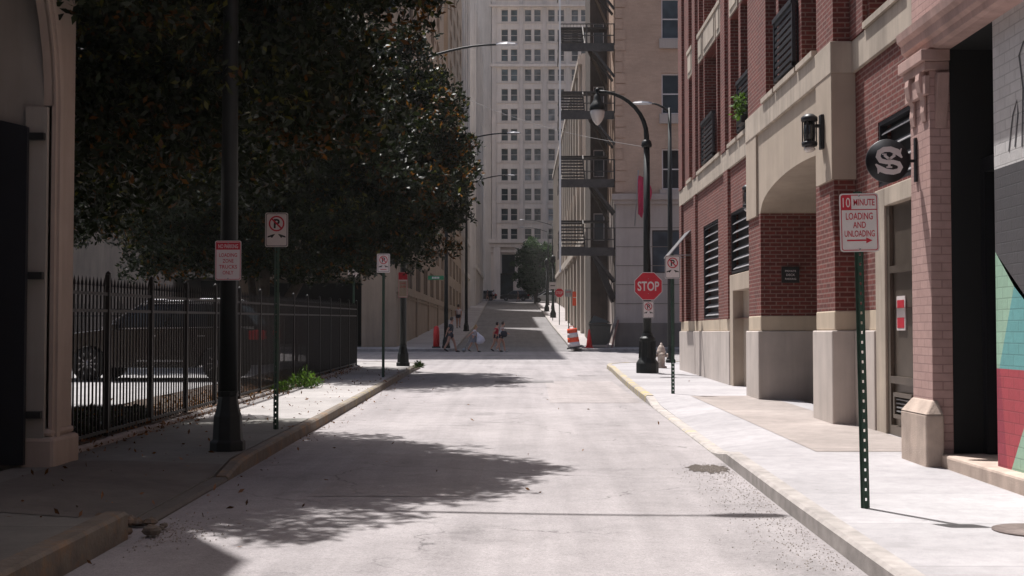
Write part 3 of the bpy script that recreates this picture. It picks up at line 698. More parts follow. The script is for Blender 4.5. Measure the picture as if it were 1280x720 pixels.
for y in (12.95, 13.3):
    w.prism([(0, 0), (.0, .5), (-.07, .5), (-.08, .42), (-.06, .3), (-.02, .22), (-.03, .1), (-.015, 0)], lambda u, z, d, y=y: (4.146 + u, y + d, 3.74 + z), 0, .13)
w.box(4.1, 4.149, 12.85, 13.52, 4.0, 4.19); w.prism([(0, 0), (0, .55), (-.11, .55), (-.07, .3), (-.02, .1)], lambda u, z, d: (4.2 + d, 12.866 + u, 3.65 + z), 0, .12)
w.build('capital', m_pinktrim, B2, bevel=.008)
w = MB()                                            # splayed sandstone plinth
w.box(4.05, 4.235, 12.78, 13.62, .2, .78)
vs = [(4.05, 12.78, .78), (4.235, 12.78, .78), (4.235, 13.62, .78), (4.05, 13.62, .78), (4.145, 12.862, .92), (4.20, 12.862, .92), (4.20, 13.52, .92), (4.145, 13.52, .92)]
w.add(vs, [(0, 1, 5, 4), (1, 2, 6, 5), (2, 3, 7, 6), (3, 0, 4, 7), (4, 5, 6, 7)])
w.build('pilaster_plinth', m_sandst, B2, bevel=.02)
w = MB(); w.box(4.2, XP + 1.2, -12, 12.84, .1, .385)
w.build('step', m_sandst, B2, bevel=.025)
w = MB(); w.box(XP + .75, XP + .8, 11.7, 12.86, .386, 4.45); w.quad((XP + .002, 12.863, .39), (XP + .8, 12.863, .39), (XP + .8, 12.863, 4.45), (XP + .002, 12.863, 4.45)); w.quad((XP, 11.6, 4.449), (XP, 12.86, 4.449), (XP + .8, 12.86, 4.449), (XP + .8, 11.6, 4.449)); w.quad((XP + .01, 11.68, .39), (XP + .8, 11.68, .39), (XP + .8, 11.68, 4.45), (XP + .01, 11.68, 4.45))
w.build('dark_doorway', m_void, B2)
w = MB(); w.box(XP + .68, XP + .72, 11.82, 12.74, .39, 3.15); dd = w.build('inner_door', m_louv, B2)
w = MB(); w.box(XP + .66, XP + .679, 11.95, 12.6, 1.2, 2.9); w.build('door_glass', m_glass, dd); w = MB(); w.bar((XP + .62, 12.62, 1.2), (XP + .62, 12.62, 1.6), .03); w.build('handle', m_steel, dd)
w = MB(); w.box(XP + .3, XP + .42, 11.7, 12.85, 3.2, 3.34); w.box(XP + .3, XP + .4, 12.75, 12.86, .39, 3.2); w.box(XP + .3, XP + .4, 11.7, 11.8, .39, 3.2)
w.build('doorway_frame', m_black, B2)
w = MB()                                            # mural facets, butted
def mp2(pl, k): w.mat(k).poly(pl, mP, 0)
mp2([(11.68, 3.08), (5, 3.08), (5, 4.45), (11.68, 4.45)], 0)
mp2([(11.68, 3.08), (11.68, 2.33), (10.3, 1.27 + .2), (8, 3.08)], 1)
mp2([(11.68, 2.33), (11.68, 1.27), (11.62, 1.27), (11.25, 2.0)], 2)
mp2([(11.62, 1.27), (11.25, 2.0), (10.3, 1.47), (10.1, 1.27)], 3)
mp2([(8, 3.08), (10.3, 1.47), (10.1, 1.27), (5, 1.27), (5, 3.08)], 2)
mp2([(11.68, 1.27), (11.68, .36), (11.45, .36), (11.60, 1.27)], 5)
mp2([(11.60, 1.27), (11.45, .36), (11.38, .36), (10.9, 1.0), (10.7, 1.27)], 4)
mp2([(10.7, 1.27), (10.9, 1.0), (11.38, .36), (8.5, .36), (8.8, 1.27)], 2)
mp2([(8.8, 1.27), (8.5, .36), (5, .36), (5, 1.27)], 4)
w.mat(1).quad((XP, 5, .36), (XP, -30, .36), (XP, -30, 4.45), (XP, 5, 4.45))
w.build('mural_wall', [m_mwhite, m_mgrey, m_mmint, m_mteal, m_mred, m_mdred], B2)
# black line scroll on the white part of the mural
w = MB(); ribbon(w, [(11.32, 3.2), (11.22, 3.5), (11.12, 3.62), (11.1, 3.5), (11.18, 3.22)], .025, mP, -.004); ribbon(w, [(11.02, 3.2), (10.98, 3.7), (11.06, 4.0), (10.95, 4.1)], .03, mP, -.004)
w.build('mural_scroll', m_mgrey, B2)
# hanging round sign
t = thing('hanging_sign', (4.146, 13.3, 3.38), 'round black sign with a pale ornate S emblem on a bracket from the pink pilaster', 'sign')
b = MB(); b.box(-.02, 0, -.03, .03, -.22, .24); b.bar((0, 0, 0), (-.32, 0, 0), .03, .03); b.build('bracket', m_black, t, True)
b = MB(); mt = Matrix.Rotation(R(90), 4, 'X'); b.mat(0).lathe([(.225, -.025), (.23, 0), (.225, .025)], (-.30, 0, 0), 40, mt); b.build('disc', m_black, t, True)
b = MB(); pm = lambda u, z, d: (-.30 + u * .00104, -.0275 + d, z * .00104)
q = lambda x, y: (x - 352, 365 - y)
Sp = [q(*p) for p in ((490, 335), (440, 275), (375, 250), (310, 252), (262, 280), (250, 325), (275, 365), (330, 378), (400, 378), (455, 395), (474, 430), (455, 465), (400, 480), (330, 472), (275, 450), (225, 400))]
ribbon(b, Sp, [14, 62, 56, 52, 50, 50, 50, 44, 44, 50, 50, 50, 52, 54, 60, 14], pm, 0)
ribbon(b, [q(485, 240), q(455, 300)], [8, 40], pm, -.0006); ribbon(b, [q(248, 495), q(262, 440)], [10, 44], pm, -.0006)
for pl, ww in (([(310, 308), (362, 350)], 26), ([(420, 308), (362, 350)], 26), ([(362, 345), (360, 425)], 26), ([(332, 430), (390, 430)], 16), ([(290, 300), (335, 300)], 12), ([(395, 300), (440, 300)], 12)):
    ribbon(b, [q(*p) for p in pl], ww, pm, -.001)
b.build('emblem', m_white, t, True)

# ------------------------------------------------------------------ arcade building (left, near)
B0 = thing('arcade_building', (-4.64, 8, 0), 'shaded beige stucco building with a moulded archway and black gate, left edge', 'building')
X0 = -4.64; m0 = mapX(X0, -1); ZT0 = 13.0
w = MB(); n = 24; archs = [(8.54, 12.7), (3.2, 7.36), (-2.14, 2.02)]
zsp, rr_ = 3.86, 2.08
for a, b in archs:
    c = (a + b) / 2
    cur = [(c - rr_ * math.cos(math.pi * i / n), zsp + rr_ * math.sin(math.pi * i / n)) for i in range(n + 1)]
    for (u, z), (u2, z2) in zip(cur, cur[1:]):
        w.quad(m0(u, z, 0), m0(u2, z2, 0), m0(u2, 6.4, 0), m0(u, 6.4, 0)); w.mat(0).quad(m0(u, z, 0), m0(u2, z2, 0), m0(u2, z2, .1), m0(u, z, .1))
for a, b in ((12.7, 13.3), (7.36, 8.54), (2.02, 3.2), (-30, -2.14)): w.quad(m0(a, 0, 0), m0(b, 0, 0), m0(b, 6.4, 0), m0(a, 6.4, 0))
w.wall(m0, -30, 13.3, 6.4, ZT0, [(a + 1.2, a + 2.9, 8, 10.6) for a, b in archs], .3)
w.quad((X0, 13.3, 0), (-20, 13.3, 0), (-20, 13.3, ZT0), (X0, 13.3, ZT0)); w.quad((X0, -30, 0), (-20, -30, 0), (-20, -30, ZT0), (X0, -30, ZT0))
w.quad((-20, -30, 0), (-20, 13.3, 0), (-20, 13.3, ZT0), (-20, -30, ZT0)); w.quad((X0, -30, ZT0), (X0, 13.3, ZT0), (-20, 13.3, ZT0), (-20, -30, ZT0))
w.build('stucco_wall', m_P0, B0)
w = MB()
for a, b in archs:
    c = (a + b) / 2; ang = [math.pi * i / n for i in range(n + 1)]
    for ro, ri, dd in ((rr_ + .15, rr_ + .06, -.045), (rr_ + .06, rr_, -.02)):
        pts = [(c + ro, 0)] + [(c + ro * math.cos(t), zsp + ro * math.sin(t)) for t in ang] + [(c - ro, 0)]
        pin = [(c + ri, 0)] + [(c + ri * math.cos(t), zsp + ri * math.sin(t)) for t in ang] + [(c - ri, 0)]
        for i in range(len(pts) - 1):
            w.quad(m0(*pts[i], dd), m0(*pts[i + 1], dd), m0(*pin[i + 1], dd), m0(*pin[i], dd))
            w.quad(m0(*pts[i], dd), m0(*pts[i + 1], dd), m0(*pts[i + 1], .0), m0(*pts[i], .0)); w.quad(m0(*pin[i], dd), m0(*pin[i + 1], dd), m0(*pin[i + 1], .02), m0(*pin[i], .02))
w.build('arch_moulding', m_P0, B0)
w = MB()                                            # passage behind the arches
for a, b in archs:
    w.quad(m0(b, 0, .1), m0(b, 7, .1), m0(b, 7, 3.5), m0(b, 0, 3.5)); w.quad(m0(a, 0, .1), m0(a, 7, .1), m0(a, 7, 3.5), m0(a, 0, 3.5))
    w.box(X0 - .26, X0 - .045, b - .06, b - .003, .1, 3.84)
    w.quad(m0(a, 0, 3.5), m0(b, 0, 3.5), m0(b, 7, 3.5), m0(a, 7, 3.5)); w.quad(m0(a, 6.2, .1), m0(b, 6.2, .1), m0(b, 6.2, 3.5), m0(a, 6.2, 3.5))
    w.quad(m0(a, .21, 0), m0(b, .21, 0), m0(b, .21, 3.5), m0(a, .21, 3.5))
w.build('archway_interior', m_P0i, B0)
gt = None
w = MB()
n_ = 12
pl = [(-.19, .3)] + [(-.19 - 2.0 * i / n_, 3.62 + .3 * math.sin(math.pi / 2 * i / n_)) for i in range(n_ + 1)] + [(-2.19, .3)]
w.prism([(X0 + x, z) for x, z in pl], mapY(12.5), 0, .06)
gt = w.build('gate_leaf', m_void if False else M('black_gate_paint', (.006, .007, .011), .5, .2, 4), B0)
w = MB()
for z in (3.5, 2.12, .75): w.box(X0 - .24, X0 - .05, 12.56, 12.62, z, z + .07)
parts(w, 'strap_hinge', m_ink, gt)
w = MB(); w.box(X0 - .3, X0 + .07, 12.62, 13.36, .2, .56); w.box(X0 - .28, X0 + .03, 12.66, 13.33, .56, .64)
w.build('pier_base', m_P0, B0, bevel=.05)

# ------------------------------------------------------------------ garage building beyond the cross street (left)
def in_view(x, y, z):
    px = 648 + F * x / y; py = 415 - F * (z - 1.6) / y; return px, py
B3 = thing('garage_building', (-6.1, 64, gz(64)), 'tall beige concrete building with punched openings and a dark garage entrance across the cross street', 'building')
XG = -6.1; mG = mapX(XG, -1)
cols = [(70 + 6.2 * i, 70 + 6.2 * i + 3.4) for i in range(11)]; rows = [(4.05 + 2.55 * j, 5.7 + 2.55 * j) for j in range(12)]
w = MB()
w.wall(mG, 64, 137, 0, 24.3, [(a, b, p, q) for a, b in cols for p, q in rows if p < 24], .35)
for u0, u1 in ((64, 104), (110, 137)): w.wall(mG, u0, u1, 24.3, 37, [(a, b, p, q) for a, b in cols for p, q in rows if p > 24 and u0 < a and b < u1], .35)
w.wall(mapY(64), -14, XG, 4.35, 37, [(-13 + 2.6 * i, -11.4 + 2.6 * i, 5 + 2.55 * j, 6.6 + 2.55 * j) for i in range(3) for j in range(12)], .3)
w.wall(mapY(64), -8.0 + .15, XG, 0, 4.35); w.quad((-7.85, 64, 0), (-7.85, 72, 0), (-7.85, 72, 4.35), (-7.85, 64, 4.35)); w.quad((-14, 64, 4.35), (-7.85, 64, 4.35), (-7.85, 72, 4.35), (-14, 72, 4.35)); 
w.shell(-14, XG, 64, 104, 0, 37, 'wes'); w.shell(-14, XG, 110, 137, 24.3, 37, 'ew'); [w.quad((-14, u0, 0), (-14, u1, 0), (-14, u1, zz), (-14, u0, zz)) for u0, u1, zz in ((64, 104, 37), (104, 110, 24.3), (110, 137, 37))]; w.quad((XG, 137, 0), (-14, 137, 0), (-14, 137, 37), (XG, 137, 37))
w.quad((-14, 104, 24.3), (XG, 104, 24.3), (XG, 110, 24.3), (-14, 110, 24.3))
w.v = w.v
w.build('concrete_wall', m_beige, B3)
w = MB(); w.box(XG - .02, XG + .08, 64.0, 137, 3.6, 3.8); w.box(XG - .02, XG + .06, 64, 137, 2.0 + 1.4, 3.46)
for y in frange(66, 136, 7): w.box(XG + .002, XG + .1, y, y + .7, 0, 3.59)
w.build('belt_band', m_beige, B3)
w = MB(); w.quad((-14.9, 72, 0), (-7.85, 72, 0), (-7.85, 72, 4.5), (-14.9, 72, 4.5)); w.quad((-17.3, 71.9, 0), (-7.85, 71.9, 0), (-7.85, 71.9, 4.35), (-17.3, 71.9, 4.35))
w.build('garage_depth', m_void, B3)
wl = MB(); wl.box(-.12, -.1, 0, 3.4, 0, 1.65); wl.box(-.2, .0, 1.62, 1.78, 0, 1.65) ; wl.m = [0] * 6 + [1] * 6
proto = None; cnt = 0
rest = MB()
for a, b in cols:
    for p, q in rows:
        if p > 24 and (a < 104 < b or a < 110 < b or 104 < a < 110): continue
        px, py = in_view(XG, (a + b) / 2, (p + q) / 2)
        if cnt < 98 and ((py > 240) or (py < 140 and px > 520)):
            if proto is None: proto = wl.build('window', [m_glass, m_beige], None, True)
            o = proto if cnt == 0 else proto.copy()
            if cnt: COL.objects.link(o)
            o.parent = B3; o.location = Vector((XG, a, p)) - B3.location; cnt += 1
        else: rest.box(XG - .12, XG - .1, a, b, p, q)
for i in range(3):
    for j in range(12): rest.box(-13 + 2.6 * i, -11.4 + 2.6 * i, 64.2, 64.22, 5 + 2.55 * j, 6.6 + 2.55 * j)
tag(rest.build('window_glazing', m_glass, B3), kind='stuff')
B3b = thing('low_garage', (-30, 64, gz(64)), 'low pale concrete parking structure with a wide dark opening beyond the lot', 'building')
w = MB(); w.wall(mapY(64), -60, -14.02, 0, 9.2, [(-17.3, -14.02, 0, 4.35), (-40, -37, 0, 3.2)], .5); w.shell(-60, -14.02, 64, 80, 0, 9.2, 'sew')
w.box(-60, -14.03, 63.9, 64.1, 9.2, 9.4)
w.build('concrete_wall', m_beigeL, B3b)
w = MB(); w.box(-17.4, -14.02, 70, 70.1, 0, 4.4); w.box(-40, -37, 64.45, 64.5, 0, 3.2); parts(w, 'opening_depth', m_void, B3b)

# next buildings on the left, further up
def plainbuild(name, label, x0, x1, y0, y1, zt, mat, face, cols, rows, wm, gm, rev=.3, pil=None, band=None, group=None):
    B = thing(name, ((x0 + x1) / 2, y0, gz(y0)), label, 'building')
    w = MB(); holes = [(a, b, p, q) for a, b in cols for p, q in rows]
    xs = x1 if face == 'e' else x0; mp = mapX(xs, -1 if face == 'e' else 1)
    w.wall(mp, y0, y1, 0, zt, holes, rev); w.shell(x0, x1, y0, y1, 0, zt, face)
    w.build('wall', mat, B)
    if pil:
        w = MB()
        for y in pil: w.mbox(mp, y, y + pilw, 0, zt, -.3, -.002)
        w.build('pilasters', mat, B)
    if band:
        w = MB()
        for z in band: w.mbox(mp, y0 - .1, y1 + .1, z, z + .5, -.4, -.003)
        w.build('cornice', mat, B)
    proto = None; c = 0
    for a, b in cols:
        for p, q in rows:
            if c >= 98: break
            if proto is None:
                mb = MB(); mb.mat(1).mbox(mapX(0, -1 if face == 'e' else 1), 0, b - a, 0, q - p, rev - .05, rev - .03)
                mb.mat(0)
                for (u0, u1, z0, z1) in ((0, .09, 0, q - p), (b - a - .09, b - a, 0, q - p), (.09, b - a - .09, 0, .09), (.09, b - a - .09, q - p - .09, q - p), (.09, b - a - .09, (q - p) / 2 - .04, (q - p) / 2 + .04)):
                    mb.mbox(mapX(0, -1 if face == 'e' else 1), u0, u1, z0, z1, rev - .12, rev - .052)
                proto = mb.build('window', [wm, gm], None, True); o = proto
            else: o = proto.copy(); COL.objects.link(o)
            o.parent = B; o.location = Vector((xs, a, p)) - B.location; c += 1
    return B
pilw = 1.0
plainbuild('stone_office_building', 'pale grey stone tower with smooth tall pilasters beyond the tan building on the left', -22, -6.3, 140, 158, 46, m_L3, 'e',
           [(142 + 3.6 * i, 143.4 + 3.6 * i) for i in range(4)], [(9 + 3.6 * j, 11 + 3.6 * j) for j in range(9)], m_L3, m_glassG, .2, [140.2, 146.5, 153.5, 156.9], [8, 12])
plainbuild('limestone_tower', 'pale limestone tower, last on the left side before the street ends', -24, -5.9, 168, 204, 46, m_L3, 'e',
           [(170 + 4.2 * i, 172 + 4.2 * i) for i in range(8)], [(13 + 3.7 * j, 15.2 + 3.7 * j) for j in range(8)], m_L3, m_glassG, .2, [168.1, 176, 185, 194, 202.9], [10])

# ------------------------------------------------------------------ grey office tower closing the street
BV = thing('office_tower', (8, 220, gz(220)), 'grey terracotta office tower with rows of paired windows closing the end of the street', 'building')
YV = 220; gV = gz(220)
w = MB(); mV = mapY(YV)
colx = [-2.95 + 4.05 * i for i in range(6)]            # left edge of each pair; pair width 2.75
def vz(py): return 1.6 + (415 - py) * YV / F
rowsV = [vz(py) for py in [20 + 25.15 * k + 4 for k in range(12)]]   # window bottoms
rowsV = [r for r in rowsV] + [vz(-5.5), vz(-30.6), vz(-55.8), vz(-81), vz(-106), vz(-131)]
holes = []
for x in colx:
    for z in rowsV: holes += [(x, x + 1.18, z, z + 2.1), (x + 1.62, x + 2.8, z, z + 2.1)]
base_h = [(-3.2, -.9, gV + .2, gV + 4.6), (5.6, 8, gV + .2, gV + 4.4), (10, 13, gV + .2, gV + 4.4)] + [(x + .1, x + 2.6, vz(343), vz(318)) for x in colx]
base_h = [h for h in base_h]
w.wall(mV, -4.6, 26, vz(304), 80, holes, .35)
w.wall(mapY(YV - .15), -4.7, 26, gV, vz(304), base_h, .8)
w.shell(-4.6, 26, YV, YV + 22, gV, 80, 's')
w.build('terracotta_wall', m_V, BV)
w = MB()
for z in rowsV: w.box(-4.65, 26, YV - .14, YV - .003, z - .42, z - .2)
for x in [-4.6] + [c + 3.05 for c in colx]: w.box(x, x + .75, YV - .18, YV - .143, vz(304), 80)
w.build('spandrel_bands', m_Vb, BV)
w = MB(); w.box(-5.1, 26, YV - 1.0, YV - .16, vz(304), vz(299)); w.box(-5.0, 26, YV - .7, YV - .17, vz(309), vz(304.2)); w.box(-4.9, 26, YV - .5, YV - .155, vz(60) - 3, vz(60) - 2.5); w.box(-5, 26, YV - .7, YV - .19, vz(6) , vz(3.5)); w.box(-4.9, 26, YV - .6, YV - .16, vz(315.5), vz(313))
for x in [-4.3, -.6, 3.3, 8.6, 13.6]: w.box(x, x + 1.2, YV - .8, YV - .155, gV, vz(309.2))
parts(w, 'cornice', m_V, BV)
cnt = 0
protos = {}
for ci, x in enumerate(colx):
    for z in rowsV:
        px, py = in_view(x, YV, z)
        if py < -30: continue
        key = 0 if ci == 0 else 1
        if cnt >= 98: continue
        if key not in protos:
            mb = MB()
            for u in (0, 1.62):
                mb.mat(1).box(u, u + 1.18, .28, .3, 0, 2.1)
                mb.mat(0)
                for (a, b, p, q) in ((0, .07, 0, 2.1), (1.11, 1.18, 0, 2.1), (.07, 1.11, 0, .07), (.07, 1.11, 2.03, 2.1), (.07, 1.11, 1.0, 1.08)): mb.box(u + a, u + b, .2, .278, p, q)
                mb.box(u - .06, u + 1.24, -.08, .2, -.1, -.003)
            protos[key] = mb.build('window', [m_Vb, [m_glassV, m_glassG][key]], None, True); o = protos[key]
        else: o = protos[key].copy(); COL.objects.link(o)
        o.parent = BV; o.location = Vector((x, YV, z)) - BV.location; cnt += 1
w = MB()
for h in base_h: w.box(h[0], h[1], YV + .6, YV + .64, h[2], h[3])
w.build('entrance_glazing', m_glassV, BV)
# a low filler block left of the tower
plainbuild('pale_side_tower', 'pale tower just left of the grey office tower, behind the limestone one', -30, -4.72, 222, 250, 72, m_L3, 'e', [(225, 227)], [(20, 22)], m_L3, m_glassG)

# ------------------------------------------------------------------ tan corner building (right, across) and its fire escape
BT = thing('corner_building', (12, 64, gz(64)), 'tan brick corner building above a grey stone ground floor, with sash windows', 'building')
w = MB(); mT = mapY(64); XT = 4.88
twin = [(a, a + 1.15, p, p + 2.05) for a in (7.2, 10.9, 14.6, 18.3) for p in (8.75, 12.55, 16.35, 20.1)]
w.wall(mT, XT, 27, 8.5, 40, twin, .25)
w.shell(XT, 27, 64, 80, 8.5, 40, 's')
w.build('brick_wall', m_T, BT)
w = MB(); gw = [(a, a + 1.75, 4.55, 6.7) for a in (6.7, 10.4, 14.1, 17.8)]
w.wall(mT, XT, 27, 2.05, 8.2, gw, .25); w.quad((XT, 64, 0), (XT, 80, 0), (XT, 80, 8.5), (XT, 64, 8.5)); w.quad((27, 64, 0), (27, 80, 0), (27, 80, 8.5), (27, 64, 8.5))
w.build('stone_wall', m_Tg, BT)
w = MB(); w.box(XT - .05, 27, 63.93, 64.1, 0, 2.05)
w.build('painted_base', m_Tb, BT)
w = MB()
for z in (3.0, 3.95, 4.9, 5.85, 6.8): w.box(XT, 27, 63.985, 63.998, z, z + .035)
w.build('stone_joints', m_Tb, BT)
w = MB(); w.box(XT - .2, 27, 63.72, 64.1, 8.2, 8.5); w.box(XT - .1, 27, 63.85, 64.1, 8.0, 8.2)
w.build('ledge', m_Tg, BT, bevel=.02)
w = MB(); 
for z in np.arange(8.6, 39, .55): w.box(XT - .02, XT + (.5 if int(z * 10) % 2 else .35), 63.95, 63.998, z, z + .5)
w.build('quoins', m_T, BT)
for a, b, p, q in twin:
    f = window('window', mT, a, b, p, q, .18, BT, m_white, m_glass, .07, (), (.5,))
    s = MB(); s.box(a - .12, b + .12, 63.82, 64.02, p - .5, p - .02); s.build('sill', m_Tg, f)
for a, b, p, q in gw: window('window', mT, a, b, p, q, .18, BT, m_louv, m_glass, .07, (.5,))
# brown wing set back behind the fire escape
BW = thing('brown_wing', (4.5, 70, gz(70)), 'narrow dark brown wing set back behind the fire escape', 'building')
wh = [(4.12, 4.72, z, z + 1.5) for z in (6.6, 10.1, 13.6, 17.1)]
w = MB(); w.wall(mapY(70), 3.95, XT - .01, 0, 40, wh, .2); w.shell(3.95, XT - .01, 70, 75, 0, 40, 's'); w.build('wall', m_Tw, BW)
for a, b, p, q in wh: window('window', mapY(70), a, b, p, q, .12, BW, m_white, m_glassG, .05)
FE = thing('fire_escape', (3.5, 64.5, 4), 'dark steel fire escape with railed landings and stairs beside the tan corner building', 'fire escape')
zl = [5.75, 9.2, 12.65, 16.1, 19.55]
xa, xb, ya, yb = 2.12, 4.84, 64.3, 69.6
m_fe = M('dark_fire_escape_steel', (.06, .052, .047), .6, .3, 6, .3)
for z in zl:
    w = MB(); w.box(xa, xb, ya, ya + 1.3, z, z + .08); w.box(xa, xb, ya - .04, ya, z - .32, z + .1); w.box(xa - .04, xa, ya, ya + 3.8, z - .32, z + .1)
    w.box(xa, 2.2, ya + 1.3, ya + 3.8, z, z + .06)
    L_ = w.build('landing', m_fe, FE)
    w = MB()
    for zz in (.5, 1.08): w.bar((xa, ya, z + zz), (xb, ya, z + zz), .045); w.bar((xa, ya, z + zz), (xa, ya + 3.8, z + zz), .045)
    for x in np.arange(xa, xb + .01, .17): w.bar((x, ya, z), (x, ya, z + 1.08), .014)
    for x in (xa, 3.45, xb): w.bar((x, ya, z), (x, ya, z + 1.1), .06)
    for y in np.arange(ya, ya + 3.8, .3): w.bar((xa, y, z), (xa, y, z + 1.08), .014)
    w.build('railing', m_fe, L_)
    w = MB(); w.bar((3.75, ya + .05, z - .2), (XT - .02, ya + .05, z - 1.6), .12); w.bar((3.75, ya + 1.2, z - .2), (XT - .02, ya + 1.2, z - 1.6), .12); parts(w, 'brace', m_fe, FE)
for z in zl[:-1]:
    w = MB(); n = 8
    for k in range(n): yy = ya + 1.2 + k * .3; w.box(2.2, 3.4, yy, yy + .26, z + .16 + k * .2, z + .22 + k * .2)
    for x in (2.2, 3.42): w.bar((x, ya + 1.1, z + .05), (x, ya + 1.2 + n * .3, z + .1 + n * .2), .05, .24)
    w.box(2.2, 4.8, ya + 3.6, ya + 4.5, z + 1.7, z + 1.78)
    w.bar((4.75, ya + 3.6, z + 1.8), (3.6, ya + .9, z + 3.4), .06, .26); w.bar((3.6, ya + .3, z + .1), (4.7, ya + .3, z - .0 + .08), .05)
    w.build('stair_flight', m_fe, FE)
w = MB(); w.bar((xa - .02, ya - .02, 4.6), (xa - .02, ya - .02, 24), .09); w.build('pale_riser', m_sunEdge, FE)  # white colour stands in for sunlight on the post's edge
w = MB(); w.bar((3.75, ya + .6, 5.6), (XT - .1, ya + .6, 3.1), .9, .12); w.bar((3.75, ya + .1, 5.75), (XT - .1, ya + .1, 3.25), .05, .3); w.build('drop_stair', M('rusty_stair_underside', (.03, .024, .02), .8, .3, 6), FE)
BU = plainbuild('cream_shop_building', 'low cream building with pilasters lit by the sun beyond the fire escape', 4.3, 18, 75.1, 112, 11.5, m_U, 'w',
           [(78 + 5.4 * i, 81.2 + 5.4 * i) for i in range(6)], [(3.6, 6.4), (8, 10)], m_U, m_glass, .35, [76.6, 82, 87.4, 92.8, 98.2, 103.6, 109], [7])
BU2 = plainbuild('cream_office_building', 'tall cream building with slim pilasters on the right near the end of the street', 5.8, 20, 116, 204, 27, m_U, 'w',
           [(118 + 6 * i, 121.4 + 6 * i) for i in range(14)], [(10.5 + 3.6 * j, 12.9 + 3.6 * j) for j in range(4)], m_U, m_glass, .35, [116.5 + 6 * i for i in range(15)], [9.4, 26])

# ------------------------------------------------------------------ street furniture
def walkz(x, y): return gz(y) + (hL(x, y) if x < 0 else .13) if y < 45 else gz(y) + .13
def cobra(x, y, H, arm, label, dx=1, head=True, group='tall street lamps with long arms', bw=.19, tilt=.5):
    t = thing('street_lamp', (x, y, walkz(x, y)), label, 'street lamp', group)
    b = MB(); b.lathe([(bw + .03, 0), (bw + .03, .1), (bw, .12), (bw * .93, .38), (bw * .8, .44), (bw * .62, .6), (.125, .66)], n=8, flat=True); b.build('base', m_pole, t, True, .01)
    b = MB(); b.tube([(0, 0, .6), (0, 0, H * .5), (0, 0, H - tilt)], [.105, .085, .06], 12); b.build('pole', m_pole, t, True)
    b = MB(); n = 8
    pts = [(dx * arm * (k / n), 0, H - tilt - .15 + (tilt + .15) * math.sin(math.pi / 2 * k / n)) for k in range(n + 1)]
    b.tube(pts, [.045 - .015 * k / n for k in range(n + 1)], 8); b.build('arm', m_pole, t, True)
    b = MB(); e = Vector(pts[-1])
    hd = [(0, .03, .035), (.12, .09, .06), (.35, .13, .075), (.6, .1, .05), (.68, .03, .02)]
    vs = []; 
    for l, hw, hh in hd: vs += [(e.x + dx * l, -hw, e.z), (e.x + dx * l, -hw * .6, e.z + hh), (e.x + dx * l, hw * .6, e.z + hh), (e.x + dx * l, hw, e.z), (e.x + dx * l, 0, e.z - hh * .7)]
    b.add(vs, [(i * 5 + k, i * 5 + (k + 1) % 5, i * 5 + 5 + (k + 1) % 5, i * 5 + 5 + k) for i in range(4) for k in range(5)] + [(0, 1, 2, 3, 4), (20, 21, 22, 23, 24)])
    b.build('lamp_head', m_steel, t, True)
    return t
LP1 = cobra(-3.24, 14.3, 10.1, 2.5, 'nearest tall black street lamp on the left sidewalk, carrying a red and white loading sign', bw=.17)
LP2 = cobra(-3.6, 40, 10.1, 2.9, 'street lamp at the near left corner with a small red and white sign')
LP3 = cobra(-3.55, 62.9, 10.6, 3.0, 'street lamp across the cross street behind the walking man, carrying a green street sign')
LP4 = cobra(-3.5, 86, 10.5, 2.6, 'fourth tall street lamp up the left pavement beyond the pedestrians')
cobra(5.14, 43.3, 8.8, .6, 'tall dark lamp behind the stop sign lamp, just left of the brick building', dx=-1, tilt=.15, bw=.14)
cobra(4.0, 150, 10.5, 3.2, 'far street lamp on the right pavement, the nearer of two before the grey tower', dx=-1)
cobra(4.0, 172, 10.5, 3.2, 'far street lamp on the right pavement, the one closest to the grey tower', dx=-1)
# shepherd's crook lamp with the stop sign
LX, LY = 3.53, 35.1; lz = walkz(LX, LY)
t = thing('ornate_street_lamp', (LX, LY, lz), 'dark ornate street lamp with a curved arm and hanging acorn globe beside the stop sign', 'street lamp')
b = MB(); b.lathe([(.31, 0), (.31, .26), (.29, .3), (.25, .36), (.2, .45), (.19, .85), (.22, .9), (.22, .95), (.16, 1.0), (.13, 1.1)], n=12, flat=True)
for k in range(8):
    a = k * math.pi / 4; b.bar((.22 * math.cos(a), .22 * math.sin(a), .4), (.2 * math.cos(a), .2 * math.sin(a), .88), .04)
b.build('base', m_pole, t, True)
b = MB(); b.tube([(0, 0, 1.05), (0, 0, 3.5), (0, 0, 6.25)], [.115, .1, .085], 14); b.lathe([(.13, 6.2), (.15, 6.26), (.13, 6.36), (.09, 6.4)], n=14); b.build('pole', m_pole, t, True)
b = MB(); pts = [(0, 0, 6.3)] + [(-1.35 + 1.35 * math.cos(R(a)), 0, 6.5 + 1.25 * math.sin(R(a))) for a in range(0, 91, 10)]
b.tube(pts, [.075] * 2 + [.065 - .003 * k for k in range(len(pts) - 2)], 10); b.build('curved_arm', m_pole, t, True)
e = Vector(pts[-1])
b = MB(); b.lathe([(.03, .1), (.06, .05), (.05, 0), (.035, -.06), (.09, -.1), (.1, -.2), (.14, -.3), (.2, -.38), (.225, -.5), (.2, -.53)], (e.x, 0, e.z), 16); b.build('lamp_housing', m_pole, t, True)
b = MB(); b.lathe([(.19, -.53), (.2, -.58), (.18, -.7), (.13, -.82), (.05, -.92), (.01, -.94)], (e.x, 0, e.z), 16); b.build('globe', m_globe, t, True)

